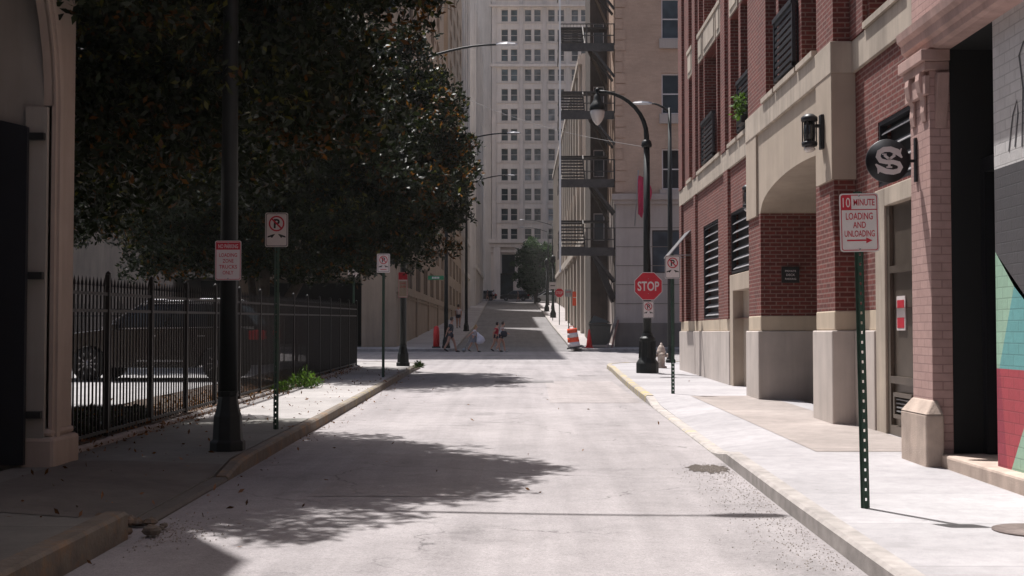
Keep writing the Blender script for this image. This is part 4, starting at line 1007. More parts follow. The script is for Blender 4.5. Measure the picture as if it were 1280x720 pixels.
def np_art(b, s=1.0, mp=mapY(0), P=1, Rk=2):
    b.mat(P); ringp(b, rrect(.285 * s, .437 * s, .025 * s), rrect(.268 * s, .42 * s, .02 * s), mp, -.0016)
    put_text(b, 'P', .002, .083 * s, .125 * s, .08 * s, -.0016, mp, .03)
    b.mat(Rk); ringp(b, circ(.105 * s, 0, .083 * s), circ(.085 * s, 0, .083 * s), mp, -.003)
    ribbon(b, [(-.07 * s, .083 * s + .07 * s), (.07 * s, .083 * s - .07 * s)], .022 * s, mp, -.0034)
    b.mat(P)
    for sx in (-1, 1):
        b.poly([(sx * .12 * s, -.085 * s), (sx * .05 * s, -.06 * s), (sx * .02 * s, -.055 * s), (sx * .045 * s, -.09 * s), (sx * .06 * s, -.11 * s), (sx * .08 * s, -.095 * s), (sx * .12 * s, -.105 * s)], mp, -.0016)
def plate(b, w_, h_, r_, t_=.003, mp=mapY(0)): b.mat(0).prism(rrect(w_, h_, r_), mp, 0, t_)
def sign_post(x, y, H, label, kind, top_off=0, w=.06, rz=0, group=None, holes=True, extra=None, tilt=0):
    t = thing('street_sign', (x, y, walkz(x, y)), label, 'sign', group, rz)
    if tilt: t.rotation_euler.y = tilt
    b = MB(); hw = w / 2
    nh = int((H - .1) / .0762)
    if holes: b.wall(mapY(0), -hw * .5, hw * .5, 0, H, [(-.007, .007, .06 + .0762 * k, .082 + .0762 * k) for k in range(nh)], .003)
    else: b.box(-hw * .5, hw * .5, 0, .003, 0, H)
    for s_ in (-1, 1):
        b.add([(s_ * hw * .5, 0, z) for z in (0, H)] + [(s_ * hw * .9, .028, z) for z in (H, 0)] + [(s_ * hw * .5, .004, z) for z in (0, H)] + [(s_ * hw * .9, .032, z) for z in (H, 0)], [(0, 1, 2, 3), (4, 5, 6, 7)])
        b.box(min(s_ * hw * .9, s_ * hw * 1.15), max(s_ * hw * .9, s_ * hw * 1.15), .027, .031, 0, H)
    b.build('post', m_post, t, True)
    return t
def add_plate(t, zc, w_, h_, art, mats, dy=-.006, name='sign_plate', x=0):
    b = MB(); plate(b, w_, h_, .025); art(b)
    b.v = [(v[0] + x, v[1] + dy, v[2] + zc) for v in b.v]
    p = b.build(name, mats, t, True)
    q = MB(); q.lathe([(.008, -.003), (.008, .001)], (x, dy - .003, zc + h_ * .46), 8, Matrix.Rotation(R(90), 4, 'X')); q.lathe([(.008, -.003), (.008, .001)], (x, dy - .003, zc - h_ * .46), 8, Matrix.Rotation(R(90), 4, 'X'))
    q.build('bolts', m_steel, p, True); return p
def load_art(b):
    b.mat(1); ringp(b, rrect(.285, .437, .02), rrect(.272, .424, .015), mapY(0), -.0016)
    b.poly([(-.137, .212), (-.06, .212), (-.06, .105), (-.137, .105)], mapY(0), -.0018); b.box(-.14, .14, -.0016, -.0014, .098, .105)
    put_text(b, 'MINUTE', .04, .158, .052, .165, -.0016); put_text(b, 'LOADING', 0, .05, .055, .21, -.0016); put_text(b, 'AND', 0, -.018, .05, .1, -.0016); put_text(b, 'UNLOADING', 0, -.086, .05, .235, -.0016)
    b.poly([(-.1, -.145), (.05, -.145), (.05, -.163), (.1, -.14), (.05, -.117), (.05, -.133), (-.1, -.133)], mapY(0), -.0016)
    b.mat(0); put_text(b, '10', -.098, .158, .075, .058, -.0022, None, .0)
t = sign_post(2.7, 10.0, 2.47, 'red and white 10 minute loading and unloading sign on a green post', 0, tilt=R(-.9))
add_plate(t, 2.225, .305, .457, load_art, [m_white, m_red])
npm = [m_white, m_ink, m_red]
t = sign_post(3.05, 25.3, 2.75, 'no parking tow-away sign on a slim post beside the brick building, right sidewalk', 0, group='no parking signs on posts'); add_plate(t, 2.5, .305, .457, lambda b: np_art(b), npm)
t = sign_post(-3.22, 17.0, 2.8, 'no parking tow-away sign on a post in shade, the nearest one on the left sidewalk', 0, group='no parking signs on posts'); add_plate(t, 2.65, .305, .457, lambda b: np_art(b), npm)
t = sign_post(-3.4, 32.2, 3.05, 'no parking sign on a post by the far end of the iron fence', 0, group='no parking signs on posts', holes=False)
def np_art2(b): np_art(b); b.mat(2).box(-.08, .08, -.0018, -.0014, -.165, -.15)
add_plate(t, 2.87, .33, .48, np_art2, npm)
# plates fixed to lamps are parts hung on the lamp: top-level signs of their own
def hang(name, x, y, z, label, cat, fn, mats, rz=0, strap=.2):
    t = thing(name, (x, y, z), label, cat, None, rz)
    b = MB(); fn(b); b.build('plate', mats, t, True)
    b = MB()
    for s_ in strap if isinstance(strap, (list, tuple)) else (strap, -strap): b.box(-.03, .03, .004, .03, s_ - .012, s_ + .012); b.lathe([(.01, -.004), (.01, .0)], (0, -.002, s_), 8, Matrix.Rotation(R(90), 4, 'X'))
    b.build('mounting_strap', m_steel, t, True); return t
def load2(b):
    plate(b, .29, .44, .02); b.mat(1); ringp(b, rrect(.275, .425, .02), rrect(.262, .412, .015), mapY(0), -.0016)
    b.poly([(-.13, .2), (.13, .2), (.13, .12), (-.13, .12)], mapY(0), -.0018)
    for t_, z in (('LOADING', .06), ('ZONE', -.005), ('TRUCKS', -.07), ('ONLY', -.135)): put_text(b, t_, 0, z, .042, .2 if len(t_) > 5 else .12, -.0016)
    b.mat(0); put_text(b, 'NO PARKING', 0, .158, .045, .22, -.0024)
hang('lamp_pole_sign', -3.22, 14.3 - .135, walkz(-3, 14.3) + 2.11, 'faded red and white loading zone trucks only sign on the nearest left lamp pole', 'sign', load2, [m_white, m_red])
def load3(b):
    plate(b, .29, .8, .02); b.mat(1).poly([(-.13, .38), (.13, .38), (.13, .16), (-.13, .16)], mapY(0), -.0018); ringp(b, rrect(.28, .79, .02), rrect(.262, .77, .015), mapY(0), -.0016)
    b.mat(2); b.poly([(-.12, .12), (.12, .12), (.12, -.36), (-.12, -.36)], mapY(0), -.0012)
    b.mat(1); [put_text(b, t_, 0, z, .06, .18, -.002) for t_, z in (('LOADING', .05), ('ZONE', -.06))]
hang('lamp_pole_sign', -3.6, 40 - .13, walkz(-3.6, 40) + 2.53, 'small red, white and tan loading sign on the lamp pole at the left corner', 'sign', load3, [m_white, m_red, m_lime])
def stop_art(b):
    oc = lambda r, n=8: [(r * math.cos(math.pi / 8 + k * math.pi / 4), r * math.sin(math.pi / 8 + k * math.pi / 4)) for k in range(8)]
    b.mat(0).prism(oc(.412), mapY(0), 0, .003); b.mat(1).poly(oc(.395), mapY(0), -.0016); b.mat(0); put_text(b, 'STOP', 0, 0, .26, .59, -.0034, None, .02)
hang('stop_sign', LX + .02, LY - .14, lz + 2.37, 'red octagonal stop sign on the ornate lamp post at the right corner', 'stop sign', stop_art, [m_white, m_stop])
def np_s(b): plate(b, .305, .457, .025); np_art(b)
hang('no_parking_sign', LX + .02, LY - .14, lz + 1.73, 'small no parking sign fixed directly under the stop sign', 'sign', np_s, npm)
def street_name(b):
    b.mat(0).box(-.78, 0, 0, .004, -.1, .1); b.mat(1); put_text(b, 'FAIRLIE', -.42, 0, .1, .5, -.003)
def street_blank(b):
    b.mat(0).box(-.78, 0, 0, .004, -.1, .1)
    b.mat(1); 
    for k in range(5): b.box(-.58 + k * .075, -.53 + k * .075, -.003, -.001, -.045, .05)
hang('street_name_sign', -3.66, 62.9 - .13, walkz(-3.6, 62.9) + 3.45, 'green street name blade on the lamp pole across the cross street', 'sign', street_blank, [m_green, m_white], strap=[.05])
# two small white signs on a post by the cross street, left
t = sign_post(-5.62, 43.6, 3.35, 'post with two white arrow signs behind the end of the fence', 0, holes=False)
def arr(b): b.mat(1); b.poly([(-.07, -.02), (.03, -.02), (.03, -.06), (.09, 0), (.03, .06), (.03, .02), (-.07, .02)], mapY(0), -.0016); b.mat(1).box(-.1, .1, -.0018, -.0014, .12, .14)
add_plate(t, 3.12, .26, .5, arr, [m_white, m_ink], x=.1)
b = MB(); b.box(-.17, -.166, -.15, .15, 2.87, 3.37); b.build('sign_plate', m_white, t, True)
# far signs
t = sign_post(3.2, 100, 2.7, 'small red stop sign on a post far up the right pavement', 0, holes=False)
def stop_far(b):
    oc = lambda r: [(r * math.cos(math.pi / 8 + k * math.pi / 4), r * math.sin(math.pi / 8 + k * math.pi / 4)) for k in range(8)]
    b.mat(0).prism(oc(.38), mapY(0), 0, .003); b.mat(1).poly(oc(.36), mapY(0), -.002); b.mat(0); put_text(b, 'STOP', 0, 0, .22, .5, -.005)
b = MB(); stop_far(b); b.v = [(v[0], v[1] - .01, v[2] + 2.5) for v in b.v]; b.build('sign_plate', [m_white, m_stop], t, True)
t = sign_post(3.45, 88, 2.8, 'grey-backed square sign on a thin post far up the right pavement, nearest of that row', 0, holes=False)
add_plate(t, 2.55, .5, .5, lambda b: b.mat(1).box(-.18, .18, -.002, -.0016, .05, .1), [m_steel, m_red])
t = sign_post(2.95, 110, 3.2, 'small white square sign standing behind the far stop sign', 0, holes=False); add_plate(t, 3.0, .6, .6, lambda b: b.mat(1).box(-.2, .2, -.002, -.0016, -.04, .04), [m_white, m_ink])
t = sign_post(4.05, 90, 2.6, 'red rectangular sign on a thin post by the cream wall far up on the right', 0, holes=False); add_plate(t, 2.15, .5, 1.0, lambda b: b.mat(1).box(-.2, .2, -.002, -.0016, .05, .1), [m_orange, m_white])
for i, (x, y) in enumerate([(3.2, 118), (3.1, 140)]):
    t = thing('bollard_lamp', (x, y, walkz(x, y)), ['short dark lamp stub on the far right pavement, nearer one', 'short dark lamp stub on the far right pavement, farther one'][i], 'lamp post', 'short dark posts up the street')
    b = MB(); b.lathe([(.28, 0), (.28, .4), (.16, .7), (.1, 1.4), (.09, 5)], n=10); b.build('post', m_pole, t, True); b = MB(); b.lathe([(.09, 5), (.25, 5.2), (.22, 5.6), (.05, 5.8)], n=10); b.build('lamp_head', m_pole, t, True)

# hydrant
t = thing('fire_hydrant', (4.3, 38.6, walkz(4.3, 38.6)), 'tan fire hydrant on the right corner sidewalk behind the ornate lamp', 'fire hydrant')
b = MB(); b.lathe([(.17, 0), (.17, .05), (.11, .07), (.11, .45), (.14, .47), (.14, .51), (.12, .53), (.11, .6), (.06, .68), (.03, .7), (.03, .76)], n=16); b.build('barrel', m_hyd, t, True)
for k, (dx, dy, r, l) in enumerate(((1, 0, .05, .2), (-1, 0, .05, .2), (0, -1, .07, .2))):
    b = MB(); b.tube([(0, 0, .38), (dx * l * .8, dy * l * .8, .38), (dx * l * .81, dy * l * .81, .38), (dx * l, dy * l, .38)], [r, r, r * 1.3, r * 1.3], 10); b.build('nozzle_cap', m_hyd, t, True)
# barrel, cones, cart, planks
t = thing('traffic_barrel', (2.72, 62.35, gz(62.35) + .14), 'leaning orange and white striped traffic barrel at the far right corner', 'traffic barrel'); t.rotation_euler = (0, R(-7), 0)
b = MB(); pr = [(.3, 0), (.29, .25)], [(.29, .25), (.27, .48)], [(.27, .48), (.255, .7)], [(.255, .7), (.235, .92)]
b.mat(2).lathe([(.36, -.0), (.36, .06), (.3, .08)], n=16)
for k, p in enumerate(pr): b.mat([1, 0, 1, 0][k]).lathe([(p[0][0], p[0][1] + .06), (p[1][0], p[1][1] + .06)], n=18)
b.mat(0).bar((-.1, 0, .98), (-.1, 0, 1.08), .03); b.bar((.1, 0, .98), (.1, 0, 1.08), .03); b.bar((-.12, 0, 1.08), (.12, 0, 1.08), .03)
b.build('drum', [m_orange, m_white, m_tyre], t, True)
def cone(x, y, label, s=1.0, z=None):
    t = thing('traffic_cone', (x, y, walkz(x, y)), label, 'traffic cone', 'red traffic cones by the cross street')
    b = MB(); b.box(-.2 * s, .2 * s, -.2 * s, .2 * s, 0, .04); b.build('foot', m_redcone, t, True); b = MB(); b.lathe([(.16 * s, .04), (.1 * s, .5 * s), (.04 * s, .85 * s), (.03 * s, .9 * s)], n=14); b.build('cone', m_redcone, t, True)
cone(3.5, 63.3, 'red traffic cone squeezed beside the dark wheeled cart', 1.0)
t = thing('traffic_cone', (-4.05, 63.2, walkz(-4, 63.2)), 'tall red channelizer cone behind the lamp post near the walking man', 'traffic cone', 'red traffic cones by the cross street')
b = MB(); b.box(-.2, .2, -.2, .2, 0, .06); b.build('foot', m_tyre, t, True); b = MB(); b.lathe([(.16, .06), (.15, .8), (.12, 1.0), (.06, 1.08)], n=14); b.build('cone', m_redcone, t, True)
t = thing('wheeled_cart', (4.05, 63.6, walkz(4, 63.6)), 'dark wheeled trash cart with its lid ajar beside the tan corner building', 'trash cart')
b = MB(); b.add([(-.42, -.35, .12), (.42, -.35, .12), (.42, .35, .12), (-.42, .35, .12), (-.52, -.45, 1.1), (.52, -.45, 1.1), (.52, .45, 1.1), (-.52, .45, 1.1)], [(0, 1, 2, 3), (0, 1, 5, 4), (1, 2, 6, 5), (2, 3, 7, 6), (3, 0, 4, 7), (4, 5, 6, 7)]); b.box(-.56, .56, -.49, .49, 1.08, 1.16); b.build('bin_body', m_cart, t, True, .03)
b = MB(); b.add([(-.55, -.48, 1.19), (.5, -.48, 1.22), (.5, .5, 1.22), (-.55, .5, 1.19), (-.3, -.3, 1.58), (.4, -.3, 1.3), (.4, .4, 1.3), (-.3, .4, 1.58)], [(0, 1, 2, 3), (0, 1, 5, 4), (1, 2, 6, 5), (2, 3, 7, 6), (3, 0, 4, 7), (4, 5, 6, 7)]); b.build('lid', m_cart, t, True, .02)
for s_ in (-1, 1): b = MB(); b.lathe([(.12, -.03), (.12, .03)], (s_ * .4, .35, .12), 14, Matrix.Rotation(R(90), 4, 'Y')); b.build('wheel', m_tyre, t, True)
b = MB(); b.bar((4.35, 63.15, gz(63) + .14), (4.9, 63.85, 2.35), .12, .03); tag(b.build('leaning_plank', m_wood), 'weathered pale plank leaning on the corner building beside the trash cart', 'plank', 'planks leaning by the trash cart')
b = MB(); b.bar((4.6, 63.2, gz(63) + .14), (4.98, 63.8, 2.2), .08, .03); tag(b.build('leaning_plank', M('reddish_plank', (.25, .12, .1), .8, .2, 8)), 'thin reddish board leaning on the corner building, right of the pale plank', 'plank', 'planks leaning by the trash cart')
# flag
t = thing('flag', (5.82, 63.9, 6.9), 'drooping crimson flag on a thin pole against the tan corner building', 'flag')
b = MB(); b.tube([(0, 0, 0), (.1, -.9, 2.6)], .02, 6); b.lathe([(.01, -.04), (.05, 0), (.01, .05)], (.1, -.9, 2.64), 8); b.build('flag_pole', m_steel, t, True)
b = MB(); vs = []; n = 12
for k in range(n + 1):
    z = 2.45 - 1.9 * k / n; wd = .2 + .5 * math.sin(math.pi * min(1, (k + .5) / n) ** .8)
    for j in range(7): vs.append((.09 + wd * j / 6 , -.85 + .09 * math.sin(j * 2.1 + k * .5) + .08 * k / n, z - .12 * j / 6 * (1 if k < n else 2)))
b.smooth = True; b.add(vs, [(k * 7 + j, k * 7 + j + 1, (k + 1) * 7 + j + 1, (k + 1) * 7 + j) for k in range(n) for j in range(6)]); b.build('flag_cloth', m_flag, t, True)
# overhead wire
b = MB(); A = Vector((-3.6, 40, 9.9)); Bv = Vector((LX, LY, lz + 6.2)); b.tube([A.lerp(Bv, k / 16) - Vector((0, 0, .4 * math.sin(math.pi * k / 16))) for k in range(17)], .0055, 5)
tag(b.build('overhead_wire', M('grey_cable', (.2, .19, .19), .6)), 'thin pale cable sagging across the street to the ornate lamp', 'cable')

# ------------------------------------------------------------------ iron fence
FN = thing('iron_fence', (-4.92, 13.5, gz(13.5)), 'black iron picket fence with pointed tips around the parking lot on the left', 'fence')
xf = -4.92; y = 13.5; posts = [13.5 + 1.81 * k for k in range(15)]
for k, y in enumerate(posts):
    z = gz(y) + .15
    b = MB(); b.box(xf - .027, xf + .027, y - .027, y + .027, z - .1, z + 1.98); b.lathe([(.033, z + 1.98), (.033, z + 2.0), (.0, z + 2.03)], (xf, y, 0), 8); b.build('post', m_fence, FN)
    if k < len(posts) - 1:
        y2 = posts[k + 1]; b = MB()
        for h in (.12, 1.55, 1.75): b.bar((xf, y + .036, gz(y) + .15 + h), (xf, y2 - .036, gz(y2) + .15 + h), .03, .035)
        n = 14
        for i in range(1, n):
            yy = y + (y2 - y) * i / n; zz = gz(yy) + .15
            b.box(xf - .009, xf + .009, yy - .009, yy + .009, zz + .08, zz + 1.84)
            b.add([(xf - .016, yy - .016, zz + 1.84), (xf + .016, yy - .016, zz + 1.84), (xf + .016, yy + .016, zz + 1.84), (xf - .016, yy + .016, zz + 1.84), (xf, yy, zz + 1.95)], [(0, 1, 4), (1, 2, 4), (2, 3, 4), (3, 0, 4)])
        b.build('picket_panel', m_fence, FN)
yE = posts[-1]; zE = gz(yE) + .15
xs_ = [xf - 1.81 * k for k in range(8)]
for k, x in enumerate(xs_[1:], 1):
    b = MB(); b.box(x - .035, x + .035, yE - .035, yE + .035, zE - .1, zE + 2.0); b.build('post', m_fence, FN)
    b = MB(); x2 = xs_[k - 1]
    for h in (.12, 1.55, 1.75): b.bar((x + .036, yE, zE + h), (x2 - .036, yE, zE + h), .03, .035)
    for i in range(1, 14): xx = x + 1.81 * i / 14; b.box(xx - .009, xx + .009, yE - .009, yE + .009, zE + .08, zE + 1.92)
    b.build('picket_panel', m_fence, FN)
# green windscreen cloth? none; hedge mass behind the far part of the fence
# ------------------------------------------------------------------ trees
def tree(name, label, base, stems, crown, seed, nl, cl, leaf, mats, probs, group=None, trunk_r=.22, fine_limbs=40, cutY=None, extra=(), zmin=0, xmax=99):
    t = thing(name, base, label, 'tree', group)
    rsd = np.random.RandomState(seed); rnd = random.Random(seed)
    (cx, cy, cz), (rx, ry, rz) = crown
    b = MB(); ends = []
    for (px, py, r0) in stems:
        pts = [Vector(base), Vector(base) + Vector((px * .3, py * .3, 1.0)), Vector(base) + Vector((px, py, 2.4)), Vector((base[0] + px * 1.7, base[1] + py * 1.7, cz - rz * .1))]
        b.tube(pts, [r0 * 1.3, r0, r0 * .7, r0 * .3], 9); ends += [pts[2], pts[2].lerp(pts[3], .5), pts[3]]
    C = []; lob = []
    nlob = max(8, int(3.6 * (rx * ry * rz) ** (2 / 3) / 1.9))
    for q in range(nlob):                      # lobes spread evenly over the crown, each a flattened clump
        zz = 1 - 2 * (q + .5) / nlob; aa = q * 2.39996 + seed
        v = np.array([math.cos(aa) * math.sqrt(1 - zz * zz), math.sin(aa) * math.sqrt(1 - zz * zz), zz]) * rsd.uniform(.68, .86)
        lob.append((np.array([cx + rx * v[0], cy + ry * v[1], cz + rz * v[2]]), rsd.uniform(.17, .3) * (rx + ry) / 2))
    while len(C) < cl:
        if rsd.rand() < .72:
            lc, lr = lob[rsd.randint(nlob)]; v = rsd.normal(size=3); v /= np.linalg.norm(v)
            p = lc + v * lr * rsd.uniform(.5, 1.0) ** .6 * np.array([1.1, 1.1, .62])
        else:
            v = rsd.normal(size=3); v /= np.linalg.norm(v); p = np.array([cx, cy, cz]) + v * np.array([rx, ry, rz]) * rsd.uniform(.3, .74)
        if cutY and p[1] < cutY and p[0] < -4.4: continue
        if p[2] < zmin or p[0] > xmax: continue
        C.append(p)
    C += [np.array(e) for e in extra]
    C = np.array(C)
    for i in range(0, len(C), max(1, len(C) // fine_limbs)):
        e = min(ends, key=lambda q: (q - Vector(C[i])).length); m = e.lerp(Vector(C[i]), .5) + Vector((rnd.uniform(-.3, .3), rnd.uniform(-.3, .3), rnd.uniform(-.2, .3)))
        b.tube([e, m, Vector(C[i])], [.07, .045, .015], 6)
    b.build('trunk', m_bark, t)
    per = nl // len(C)
    PP = np.repeat(C, per, 0); n = len(PP)
    g_ = rsd.normal(size=(n, 3)); g_ /= np.linalg.norm(g_, axis=1)[:, None]
    rad = leaf[2] * rsd.uniform(.15, 1.0, (n, 1)) ** .6
    sc_ = np.repeat(rsd.uniform(.6, 1.25, len(C)), per)[:, None]
    PP = PP + g_ * rad * sc_ * np.array([1, 1, .72])
    # rosettes: snap leaves to twig tips
    k = 7; m = n // k * k; tips = PP[:m].reshape(-1, k, 3)[:, 0:1, :]; PP = (tips + rsd.normal(scale=.035, size=(m // k, k, 3))).reshape(-1, 3)
    clp = np.repeat(rsd.rand(len(C)), per)[:m]; fr = rsd.rand(m)
    idx = np.zeros(m, dtype=int); idx[fr < probs[0] + .3 * (clp < .12)] = 1; idx[fr > 1 - probs[1] - .3 * (clp > .93)] = 2
    me = leafcloud(PP - np.array(base), rsd.uniform(leaf[0], leaf[1], m), up=.35, seed=seed, mats=mats, frac=idx)
    o = bpy.data.objects.new('crown', me); COL.objects.link(o); o.parent = t
    return t
lm = [m_leafA, m_leafB, m_leafC]
tree('magnolia_tree', 'large dark magnolia overhanging the near left sidewalk, trunk behind the arcade building', (-7.1, 16.6, gz(17) + .33),
     [(-.5, .2, .2), (.15, .3, .2), (.0, -.3, .16)], ((-6.1, 16.4, 7.0), (4.55, 4.8, 4.5)), 11, 330000, 760, (.09, .155, .7), lm, (.035, .03), 'magnolias in the parking lot', cutY=13.9, zmin=2.9, extra=[(-1.2 - .12 * k, 16 + .35 * math.sin(k), 6.0 + .13 * k) for k in range(9)] + [(-1.5 - .16 * k, 15.6 + .5 * math.cos(2 * k), 5.7 + .25 * math.sin(3 * k) + .05 * k) for k in range(14)])
tree('magnolia_tree', 'magnolia with several forking trunks standing behind the fence farther along the lot', (-7.3, 36, gz(36) + .33),
     [(-1.0, .2, .2), (.2, -.3, .22), (1.1, .3, .2), (-.4, .8, .15)], ((-6.8, 36, 6.5), (6.5, 5.2, 4.4)), 23, 230000, 760, (.12, .2, .75), lm, (.03, .03), 'magnolias in the parking lot', zmin=3.3, xmax=-1.55)
tree('street_tree', 'dark green street tree standing before the grey office tower', (2.6, 192, gz(192)), [(.3, 0, .2), (-.4, .2, .15)], ((2.6, 192, 11.4), (3.5, 3.5, 5.0)), 31, 26000, 160, (.25, .45, .9), [m_leafF], (0, 0), trunk_r=.2, fine_limbs=20)
# weeds at the fence foot
for i, (x, y, s, lab) in enumerate([(-4.55, 27.2, 1.0, 'bright green weed tuft growing at the foot of the iron fence'), (-4.75, 25.6, .5, 'small weed sprig nearer than the big tuft at the fence foot'), (-3.0, 38.7, .4, 'tiny weed growing on the left kerb near the corner')]):
    rs = np.random.RandomState(40 + i); n = int(420 * s)
    a = rs.uniform(0, 6.28, n); r = rs.uniform(0, 1, n) ** .7 * .36 * s
    P = np.stack([r * np.cos(a), 1.2 * r * np.sin(a), rs.uniform(0, 1, n) * (.42 * s) * (1 - r / (.5 * s))], 1)
    o = bpy.data.objects.new('weed_clump', leafcloud(P, rs.uniform(.07, .17, n), up=1.2, seed=i, mats=[m_weed], aspect=.25)); COL.objects.link(o); o.location = (x, y, walkz(x, y))
    tag(o, lab, 'weeds', 'weeds along the left sidewalk')
# leaf litter
rs = np.random.RandomState(77); P = []
for _ in range(5200):
    y = rs.uniform(13.5, 38); x = -4.95 - abs(rs.normal(0, .35)) if rs.rand() < .8 else -4.9 + abs(rs.normal(0, .18))
    h = .21 + .1 * max(0, min(1, (-5.0 - x) / .8)) if x < -4.86 else .15
    P.append((x, y, gz(y) + h + rs.uniform(.0, .05)))
for _ in range(260):
    y = rs.uniform(9, 38); x = rs.uniform(-4.6, -3.0); P.append((x, y, gz(y) + hL(x, y) + .012))
for _ in range(120):
    y = rs.uniform(7, 36); x = kl(y) + abs(rs.normal(0, .2)) + .03; P.append((x, y, gz(y) + .012))
for _ in range(30):
    y = rs.uniform(7, 40); x = rs.uniform(-2.7, 4.0); P.append((x, y, gz(y) + (.145 if x > kr(y) else .01)))
n = len(P)
o = bpy.data.objects.new('leaf_litter', leafcloud(np.array(P), rs.uniform(.03, .085, n), up=0, seed=9, mats=[m_litter, m_leafB], frac=(rs.rand(n) < .4).astype(int))); COL.objects.link(o)
tag(o, 'dry brown fallen leaves along the fence and the left sidewalk', 'leaf litter', kind='stuff')

rs = np.random.RandomState(51); P = []
while len(P) < 16000:
    y = rs.uniform(13.6, 17.6); x = rs.uniform(-7.4, -5.0)
    hh = .06 * (.5 + .5 * math.sin(2.1 * y + 1.3 * x) ** 2) * min(1, (x + 7.5) / .5) * min(1, (-4.95 - x) / .5 + .1)
    if rs.rand() < .25 + hh * 6: P.append((x, y, gz(y) + .3 + hh * rs.uniform(.2, 1)))
o = bpy.data.objects.new('ivy', leafcloud(np.array(P), rs.uniform(.07, .13, len(P)), up=.5, seed=12, mats=[m_leafA, m_leafB], frac=(rs.rand(len(P)) < .1).astype(int), aspect=.7)); COL.objects.link(o)
tag(o, 'low dark ivy ground cover between the lot and the fence', 'ground cover', kind='stuff')
b = MB()
for i in range(1500):
    if i < 1000: y = rs.uniform(8.2, 14.2); x = kr(y) - abs(rs.normal(0, .28)) - .02
    elif i < 1250: y = 13.75 + rs.normal(0, .25); x = 2.08 + rs.normal(0, .09)
    else: y = 9.6 + rs.normal(0, .35); x = -2.75 + abs(rs.normal(0, .25))
    if kl(y) + .01 < x < kr(y) - .01:
        r_ = rs.uniform(.003, .009) * (1.5 if i > 1230 else 1); z = gz(y); a = rs.uniform(0, 3)
        c_, s_ = math.cos(a) * r_, math.sin(a) * r_
        b.add([(x + c_, y + s_, z), (x - s_, y + c_, z), (x - c_, y - s_, z), (x + s_, y - c_, z), (x, y, z + r_ * 1.1)], [(0, 1, 4), (1, 2, 4), (2, 3, 4), (3, 0, 4)])
tag(b.build('road_gravel', M('loose_gravel', (.26, .23, .21), .9, .5, 60)), 'loose gravel and grit scattered on the road along the kerbs', 'gravel', kind='stuff')
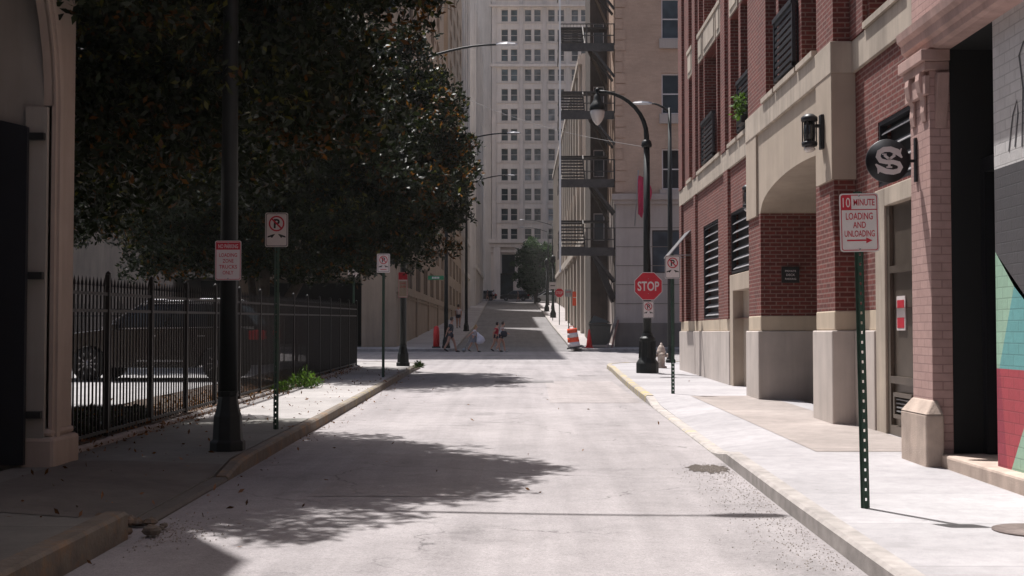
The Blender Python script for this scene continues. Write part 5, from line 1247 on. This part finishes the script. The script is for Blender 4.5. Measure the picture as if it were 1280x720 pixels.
# ------------------------------------------------------------------ cars
def make_car(name, label, loc, rz, paint, group=None):
    t = thing(name, loc, label, 'car', group, rz)
    def arch(cx, r=.41): return [(cx - r * math.cos(math.pi * k / 10), .33 + r * math.sin(math.pi * k / 10)) for k in range(11)]
    out = [(-2.38, .32), (-2.42, .62), (-2.34, .85), (-2.1, .97), (-1.15, 1.08), (1.9, 1.13), (2.25, 1.1), (2.4, .95), (2.42, .6), (2.36, .33)] + arch(1.42)[::-1] + [(.9, .27), (-.9, .27)] + arch(-1.45)[::-1]
    cxy = (0, .7)
    def lay(s_, yv): return [(cxy[0] + (x - cxy[0]) * s_, yv, cxy[1] + (z - cxy[1]) * s_) for x, z in out]
    b = MB(); n = len(out); Ls = [lay(.965, -.95), lay(.99, -.92), lay(1, -.84), lay(1, .84), lay(.99, .92), lay(.965, .95)]
    vs = sum(Ls, [])
    b.add(vs, [tuple(range(n)), tuple(range(6 * n - 1, 5 * n - 1, -1))] + [(r * n + i, r * n + (i + 1) % n, (r + 1) * n + (i + 1) % n, (r + 1) * n + i) for r in range(5) for i in range(n)])
    b.build('body', paint, t, True)
    bs = [(-1.2, -.84, 1.06), (2.28, -.84, 1.1), (2.28, .84, 1.1), (-1.2, .84, 1.06)]; tp = [(-.35, -.64, 1.62), (1.75, -.66, 1.64), (1.75, .66, 1.64), (-.35, .64, 1.62)]
    b = MB(); b.add(bs + tp, [(0, 1, 5, 4), (1, 2, 6, 5), (2, 3, 7, 6), (3, 0, 4, 7), (4, 5, 6, 7)]); b.box(-.2, 1.7, -.6, .6, 1.63, 1.67)
    b.build('cabin', paint, t, True, .03)
    def wq(A, B_, C_, D, u0, u1, v0, v1, nm):
        A, B_, C_, D = map(Vector, (A, B_, C_, D)); f = lambda u, v: A.lerp(B_, u).lerp(D.lerp(C_, u), v)
        nn = (B_ - A).cross(D - A).normalized() * .006; cc = (A + B_ + C_ + D) / 4
        if nn.dot(cc - Vector((.5, 0, 1.3))) < 0: nn = -nn
        b = MB(); q4 = [f(u0, v0), f(u1, v0), f(u1, v1), f(u0, v1)]; b.add([p + nn for p in q4] + [p - nn for p in q4], [(0, 1, 2, 3), (4, 7, 6, 5), (0, 4, 5, 1), (1, 5, 6, 2), (2, 6, 7, 3), (3, 7, 4, 0)]); b.build(nm, m_glass, t, True)
    for sgn in (0, 1):
        A, B_, C_, D = (bs[0], bs[1], tp[1], tp[0]) if sgn == 0 else (bs[3], bs[2], tp[2], tp[3])
        wq(A, B_, C_, D, .07, .38, .1, .9, 'side_window'); wq(A, B_, C_, D, .41, .68, .1, .9, 'side_window'); wq(A, B_, C_, D, .71, .9, .12, .88, 'side_window')
    wq(bs[0], bs[3], tp[3], tp[0], .06, .94, .06, .94, 'windshield'); wq(bs[1], bs[2], tp[2], tp[1], .08, .92, .15, .9, 'rear_window')
    for cx in (-1.45, 1.42):
        for sy in (-1, 1):
            mt = Matrix.Rotation(R(90), 4, 'X'); b = MB(); b.lathe([(.22, -.11), (.33, -.12), (.36, -.08), (.36, .08), (.33, .12), (.22, .11)], (cx, sy * .83, .36), 24, mt); wl_ = b.build('wheel', m_tyre, t, True)
            b = MB(); b.lathe([(.225, -.06), (.225, .06)], (cx, sy * .83, .36), 24, mt); b.lathe([(.06, -.13), (.06, .13)], (cx, sy * .83, .36), 12, mt); b.lathe([(.22, -.075), (.22, .075)], (cx, sy * .83, .36), 20, mt)
            for k in range(10): a = k * math.pi / 5; b.bar((cx + .05 * math.cos(a), sy * .94, .36 + .05 * math.sin(a)), (cx + .235 * math.cos(a), sy * .935, .36 + .235 * math.sin(a)), .03)
            b.build('rim', m_rim, wl_, True)
    for sy in (-1, 1):
        b = MB(); b.add([(-2.36, sy * .9, .78), (-2.2, sy * .955, .8), (-1.95, sy * .955, .93), (-2.28, sy * .8, .93)], [(0, 1, 2, 3)]); b.box(-2.40, -2.33, min(sy * .5, sy * .85), max(sy * .5, sy * .85), .74, .86); b.build('headlight', m_lens, t, True)
        b = MB(); b.box(2.1, 2.44, min(sy * .7, sy * .965), max(sy * .7, sy * .965), .86, 1.06); b.build('tail_light', m_tail, t, True, .02)
        b = MB(); b.box(-.95, -.75, min(sy * .93, sy * 1.12), max(sy * .93, sy * 1.12), 1.06, 1.2); b.build('mirror', paint, t, True, .03)
        b = MB(); b.box(-.35, .75, min(sy * .93, sy * .958), max(sy * .93, sy * .958), .4, .44); [b.box(x, x + .18, min(sy * .93, sy * .965), max(sy * .93, sy * .965), .93, .96) for x in (-.1, .95)]; b.build('door_trim', m_rim, t, True)
        b = MB(); b.tube([(-.3, sy * .62, 1.66), (-.1, sy * .62, 1.71), (1.6, sy * .62, 1.73), (1.8, sy * .62, 1.67)], .018, 6); b.build('roof_rail', m_steel, t, True)
        b = MB(); b.bar((-1.15, sy * .862, 1.09), (2.2, sy * .862, 1.13), .02, .03); b.bar((-1.2, sy * .85, 1.1), (-.36, sy * .66, 1.62), .02); b.bar((-.36, sy * .66, 1.63), (1.7, sy * .68, 1.65), .018); b.build('window_trim', m_steel, t, True)
    return t
make_car('parked_car', 'black sport utility car parked in the fenced lot, seen side on behind the pickets', (-7.45, 27.0, gz(27) + .335), 0, m_carp).scale = (.93, .95, .97)
make_car('parked_car', 'dark car on the cross street glimpsed between the lamp and the brick building', (10.1, 58, gz(58)), 0, M('dark_grey_car_paint', (.02, .02, .022), .2, .1, 2, .3), 'parked cars beyond the junction')
c4 = make_car('parked_car', 'silver car parked far up the street at the right kerb', (4.5, 195, gz(195) + .02), 0, m_carw, 'cars far up the street')
c5 = make_car('parked_car', 'dark car crossing in front of the grey tower, left one', (-.6, 211, gz(211)), 0, M('navy_car_paint', (.012, .014, .02), .2, .1, 2, .3), 'cars far up the street')
copy_thing(c5, (4.6, 211, gz(211)), 'dark car crossing in front of the grey tower, right one'); copy_thing(c5, (-6.0, 212.5, gz(212.5)), 'dark car at the far left end of the row before the grey tower')

# ------------------------------------------------------------------ people
def skin_mesh(verts, edges, radii, sub=1, root=0):
    me = bpy.data.meshes.new('sk'); me.from_pydata(verts, edges, []); ob = bpy.data.objects.new('sk', me); COL.objects.link(ob)
    md = ob.modifiers.new('s', 'SKIN'); md.use_smooth_shade = True
    for i, r in enumerate(radii):
        r = r if isinstance(r, tuple) else (r, r); me.skin_vertices[0].data[i].radius = r
    me.skin_vertices[0].data[root].use_root = True
    sd = ob.modifiers.new('d', 'SUBSURF'); sd.levels = sub; sd.render_levels = sub
    dg = bpy.context.evaluated_depsgraph_get(); dg.update()
    out = bpy.data.meshes.new_from_object(ob.evaluated_get(dg)); bpy.data.objects.remove(ob)
    return out
def person(label, loc, rz, H, stride, arms, skin, hair, top, bottom, shoes, long_hair=False, skirt=False, sleeve=.5, legcover=.5, lean=.04, group=None, robe=None):
    k = H / 1.75; t = thing('person', loc, label, 'person', group, rz)
    # local frame: walks towards +X
    def V(*p): return tuple(c * k for c in p)
    pts = {}; E = []; Rr = {}
    def a(nm, p, r, par=None): pts[nm] = V(*p); Rr[nm] = (r[0] * k, r[1] * k) if isinstance(r, tuple) else r * k; (E.append((par, nm)) if par else None)
    l = lean
    a('pel', (0, 0, .95), (.15, .13)); a('wst', (l * .4, 0, 1.08), (.135, .115), 'pel'); a('ch', (l, 0, 1.27), (.165, .135), 'wst'); a('sh', (l * 1.3, 0, 1.41), (.11, .08), 'ch'); a('nk', (l * 1.6, 0, 1.5), .05, 'sh')
    a('jaw', (l * 1.9 + .02, 0, 1.57), (.062, .068), 'nk'); a('hd', (l * 1.9 + .01, 0, 1.66), (.078, .09), 'jaw'); a('tp', (l * 1.9, 0, 1.72), (.06, .065), 'hd')
    a('nose', (l * 1.9 + .105, 0, 1.62), .012, 'jaw')
    for s_, nm in ((1, 'L'), (-1, 'R')):
        f = stride * s_
        hx, kx, ax = 0, f * .55, f * 1.0
        kz = .5; az = .09 + (.1 if f < 0 else 0)
        a('h' + nm, (0, .09 * s_, .9), .105, 'pel'); a('k' + nm, (kx + .04, .1 * s_, kz + .01), .07, 'h' + nm); a('an' + nm, (ax if f > 0 else ax - .02, .1 * s_, az), .045, 'k' + nm)
        a('hl' + nm, ((ax if f > 0 else ax - .02) + .05, .1 * s_, az - .045), .035, 'an' + nm); a('to' + nm, ((ax if f > 0 else ax - .02) + .17, .105 * s_, .035), .026, 'hl' + nm)
        ex, ez, wx, wz = arms[nm]
        a('s' + nm, (l * 1.3, .17 * s_, 1.39), .062, 'sh'); a('e' + nm, (ex, .22 * s_, ez), .05, 's' + nm); a('w' + nm, (wx, .2 * s_, wz), .028, 'e' + nm)
        d = (Vector((wx, .2 * s_, wz)) - Vector((ex, .22 * s_, ez))).normalized()
        pm = Vector((wx, .2 * s_, wz)) + d * .07; a('pm' + nm, tuple(pm), (.035, .018), 'w' + nm)
        for q in range(4):
            off = (q - 1.5) * .018; ln = (.07, .08, .075, .055)[q]
            a('f%d%s' % (q, nm), tuple(pm + Vector((0, off, 0)) + d * ln + Vector((0, 0, -.01))), .008, 'pm' + nm)
        a('th' + nm, tuple(Vector((wx, .2 * s_, wz)) + d * .06 + Vector((.03, -.02 * s_, .01))), .009, 'w' + nm)
    names = list(pts); ix = {n: i for i, n in enumerate(names)}
    me = skin_mesh([pts[n] for n in names], [(ix[p], ix[q]) for p, q in E], [(Rr[n] if isinstance(Rr[n], tuple) else (Rr[n],) * 2) for n in names], 1)
    me.materials.clear(); me.materials.append(skin); o = bpy.data.objects.new('body', me); COL.objects.link(o); o.parent = t
    def garment(nm, chain, grow, mat):
        nn = []; ed = []; rr = []
        for i, (par, q, u) in enumerate(chain):   # point at fraction u from par to q
            if par is None: nn.append(pts[q]); rr.append(tuple(x + grow * k for x in (Rr[q] if isinstance(Rr[q], tuple) else (Rr[q], Rr[q]))))
            else:
                pi = chain[par][1] if chain[par][2] == 1 else chain[par][1]; A = Vector(pts[pi]); B_ = Vector(pts[q]); nn.append(tuple(A.lerp(B_, u)))
                ra = Rr[pi] if isinstance(Rr[pi], tuple) else (Rr[pi],) * 2; rb = Rr[q] if isinstance(Rr[q], tuple) else (Rr[q],) * 2
                rr.append(tuple(ra[j] * (1 - u) + rb[j] * u + grow * k for j in (0, 1))); ed.append((par, i))
        m2 = skin_mesh(nn, ed, rr, 1); m2.materials.clear(); m2.materials.append(mat); o2 = bpy.data.objects.new(nm, m2); COL.objects.link(o2); o2.parent = t
    garment('shirt', [(None, 'pel', 1), (0, 'wst', 1), (1, 'ch', 1), (2, 'sh', 1), (3, 'sL', 1), (4, 'eL', sleeve), (3, 'sR', 1), (6, 'eR', sleeve)], .018, top)
    if skirt:
        b = MB(); n = 16; vs = []
        for z, r, dx in ((1.1, .14, 0), (.95, .19, 0), (.75, .25, .0), (skirt, .3, .0)):
            for q in range(n): aa = 2 * math.pi * q / n; rr = r * (1 + .08 * math.sin(5 * aa)); vs.append(V(dx + rr * 1.1 * math.cos(aa), rr * .85 * math.sin(aa), z))
        b.smooth = True; b.add(vs, [(i * n + q, i * n + (q + 1) % n, (i + 1) * n + (q + 1) % n, (i + 1) * n + q) for i in range(3) for q in range(n)]); b.build('skirt', bottom, t, True)
    else: garment('shorts', [(None, 'wst', 1), (0, 'pel', 1), (1, 'hL', 1), (2, 'kL', legcover), (1, 'hR', 1), (4, 'kR', legcover)], .02, bottom)
    b = MB(); hc = Vector(pts['hd']); hc.x -= .018 * k
    prof = [(.03, .115), (.075, .09), (.098, .045), (.1, 0), (.095, -.04), (.07, -.075)]
    b.lathe([(r * k, z * k) for r, z in reversed(prof)], hc, 14); b.v = [(x if x < hc.x + .055 * k or z > hc.z + .045 * k else hc.x + .055 * k, y * .88 + hc.y * .12, z) for x, y, z in b.v]
    if long_hair: b.tube([hc + Vector((-.06, 0, .02)) * k, hc + Vector((-.1, 0, -.12)) * k, hc + Vector((-.11, 0, -.3)) * k], [.07 * k, .07 * k, .03 * k], 8)
    b.build('hair', hair, t, True)
    for nm in 'LR':
        b = MB(); A = Vector(pts['hl' + nm]); T_ = Vector(pts['to' + nm]); b.tube([A + Vector((-.07, 0, -.005)) * k, A + Vector((-.02, 0, .0)) * k, (A + T_) / 2, T_ + Vector((.03, 0, 0)) * k], [.03 * k, .046 * k, .042 * k, .02 * k], 8); b.build('shoe', shoes, t, True)
    return t
c_grey = cloth('charcoal_shirt_cloth', (.05, .055, .065)); c_tan = cloth('dark_shorts_cloth', (.03, .03, .032)); c_wht = cloth('white_dress_cloth', (.6, .57, .62)); c_red = cloth('crimson_top_cloth', (.5, .025, .045)); c_nav = cloth('navy_shorts_cloth', (.015, .015, .03)); c_lt = cloth('pale_top_cloth', (.6, .54, .56)); c_gr2 = cloth('grey_skirt_cloth', (.2, .19, .2)); c_shoe = cloth('dark_shoe', (.03, .03, .03)); c_shoeW = cloth('pale_shoe', (.4, .38, .36))
pz = lambda y: gz(y)
YP = 61.3
grp = 'people crossing the far road'
person('man in a charcoal shirt and shorts walking right beside the far lamp post', ((563 - 648) * YP / F, YP, gz(YP)), 0, 1.66, .28, {'L': (-.06, 1.14, .1, .92), 'R': (-.12, 1.14, -.2, .9)}, m_skin2, m_hairD, c_grey, c_grey, c_shoe, group=grp, legcover=.55, sleeve=.7)
W2 = person('person in a grey and white outfit bending while walking, holding a white bag', ((591.5 - 648) * YP / F, YP, gz(YP)), 0, 1.3, .3, {'L': (.1, 1.14, .28, .98), 'R': (-.14, 1.18, -.34, 1.0)}, m_skin, m_hairB, c_lt, c_gr2, c_shoe, long_hair=True, skirt=.62, lean=.1, group=grp)
person('person in a crimson top and dark shorts walking right, partly hidden by the companion', ((619.5 - 648) * (YP + .5) / F, YP + .5, gz(YP + .5)), 0, 1.42, .25, {'L': (-.02, 1.15, .12, .98), 'R': (-.12, 1.16, -.14, .92)}, m_skin, m_hairD, c_red, c_nav, c_shoe, group=grp, lean=.06)
person('woman in a pale top and navy shorts walking right with one arm held forward', ((626 - 648) * YP / F, YP, gz(YP)), 0, 1.45, .24, {'L': (.12, 1.16, .36, 1.1), 'R': (.14, 1.17, .42, 1.06)}, m_skin, m_hairD, c_lt, c_nav, c_shoeW, group=grp, lean=.07, sleeve=.25)
bx_, by_ = (599 - 648) * YP / F, YP - .28
b = MB(); b.lathe([(.02, .0), (.14, .05), (.19, .18), (.14, .36), (.05, .5), (.03, .58)], (0, 0, 0), 14); b.v = [(x * 1.1 + .1 * math.sin(7 * z), y * .6 * (1 + .2 * math.sin(12 * x)), z) for x, y, z in b.v]
o = b.build('white_bag', c_wht, None, True); o.location = (bx_, by_, gz(by_) + .38); tag(o, 'large billowing white bag carried by the person in the grey outfit', 'bag')
b = MB(); b.tube([(0, 0, 0), (.3, .05, .62)], .018, 6); b.lathe([(.1, -.02), (.1, .02)], (0, 0, .02), 12, Matrix.Rotation(R(90), 4, 'X')); 
o = b.build('wheeled_walker_stick', m_steel, None, True); o.location = ((580 - 648) * YP / F, YP, gz(YP) + .08); tag(o, 'thin wheeled pull handle trailing behind the person with the white bag', 'pull cart')
o.name = 'pull_cart'
o = b = None
b = MB(); b.lathe([(.1, 0), (.15, .05), (.16, .22), (.1, .3)], (0, 0, 0), 12); o = b.build('shoulder_bag', cloth('black_bag_cloth', (.02, .02, .03)), None, True); o.location = ((630 - 648) * YP / F, YP - .25, gz(YP) + .72); tag(o, 'small black bag hanging at the hip of the woman in the pale top', 'bag')
for i, (px, y, lab, c1) in enumerate([(609, 205.2, 'dark clothed figure standing at the far left end of the street', c_nav), (617, 205.4, 'figure in a pale top standing at the far left end of the street', c_wht), (648, 204.5, 'lone dark figure crossing the road in front of the grey tower', c_nav)]):
    person(lab, ((px - 648) * y / F, y, gz(y) + (.13 if i < 2 else 0)), R(90 * i), 1.75, .2, {'L': (.02, 1.12, .06, .88), 'R': (-.02, 1.12, -.02, .88)}, m_skin2, m_hairD, c1, c_nav, c_shoe, group='people at the far end of the street')
person('small dark figure standing on the far left pavement behind the lamp posts', ((573 - 648) * 92 / F, 92, walkz(-4, 92)), R(90), 1.7, .1, {'L': (.02, 1.12, .06, .88), 'R': (-.02, 1.12, -.02, .88)}, m_skin2, m_hairD, c_lt, c_nav, c_shoe)

b = MB(); b.box(-520, 520, -420, 920, -2, 86)
hz = b.build('haze', []); tag(hz, 'thin warm summer haze filling the street', 'haze', kind='stuff')
hm = bpy.data.materials.new('haze_air'); hm.use_nodes = True; hn = hm.node_tree; hn.nodes.clear()
ho = hn.nodes.new('ShaderNodeOutputMaterial'); hv = hn.nodes.new('ShaderNodeVolumePrincipled'); hv.inputs['Color'].default_value = (.9, .88, .88, 1); hv.inputs['Density'].default_value = .0002; hv.inputs['Anisotropy'].default_value = .2
hn.links.new(hv.outputs[0], ho.inputs['Volume']); hz.data.materials.append(hm)
# ------------------------------------------------------------------ light, sky, camera
sd = Vector((-.22, .37, 1)).normalized()
sun = bpy.data.lights.new('Sun', 'SUN'); sun.energy = 4.2; sun.angle = R(.53); sun.color = (1.0, .965, .94)
so = bpy.data.objects.new('Sun', sun); COL.objects.link(so); so.rotation_euler = sd.to_track_quat('Z', 'Y').to_euler(); so.location = (-10, 20, 60)
wd = bpy.data.worlds.new('World'); S.world = wd; wd.use_nodes = True; nt = wd.node_tree
sky = nt.nodes.new('ShaderNodeTexSky'); sky.sky_type = 'NISHITA'; sky.sun_disc = False
sky.sun_elevation = math.asin(sd.z); sky.sun_rotation = math.atan2(sd.x, sd.y); sky.air_density = 1.0; sky.dust_density = 4.0; sky.ozone_density = 1.0
bg = nt.nodes['Background']; nt.links.new(sky.outputs[0], bg.inputs[0]); bg.inputs[1].default_value = .065
cam = bpy.data.cameras.new('Camera'); co = bpy.data.objects.new('Camera', cam); COL.objects.link(co); S.camera = co
cam.sensor_width = 36; cam.lens = 36 * F / 1280; cam.clip_end = 3000; cam.clip_start = .1
co.location = (0, 0, 1.6); co.rotation_euler = (R(90) + math.atan(55 / F), 0, math.atan(8 / F))
S.render.engine = 'CYCLES'
S.view_settings.view_transform = 'Standard'; S.view_settings.look = 'None'; S.view_settings.gamma = 1; S.view_settings.exposure = .88
S.cycles.max_bounces = 6
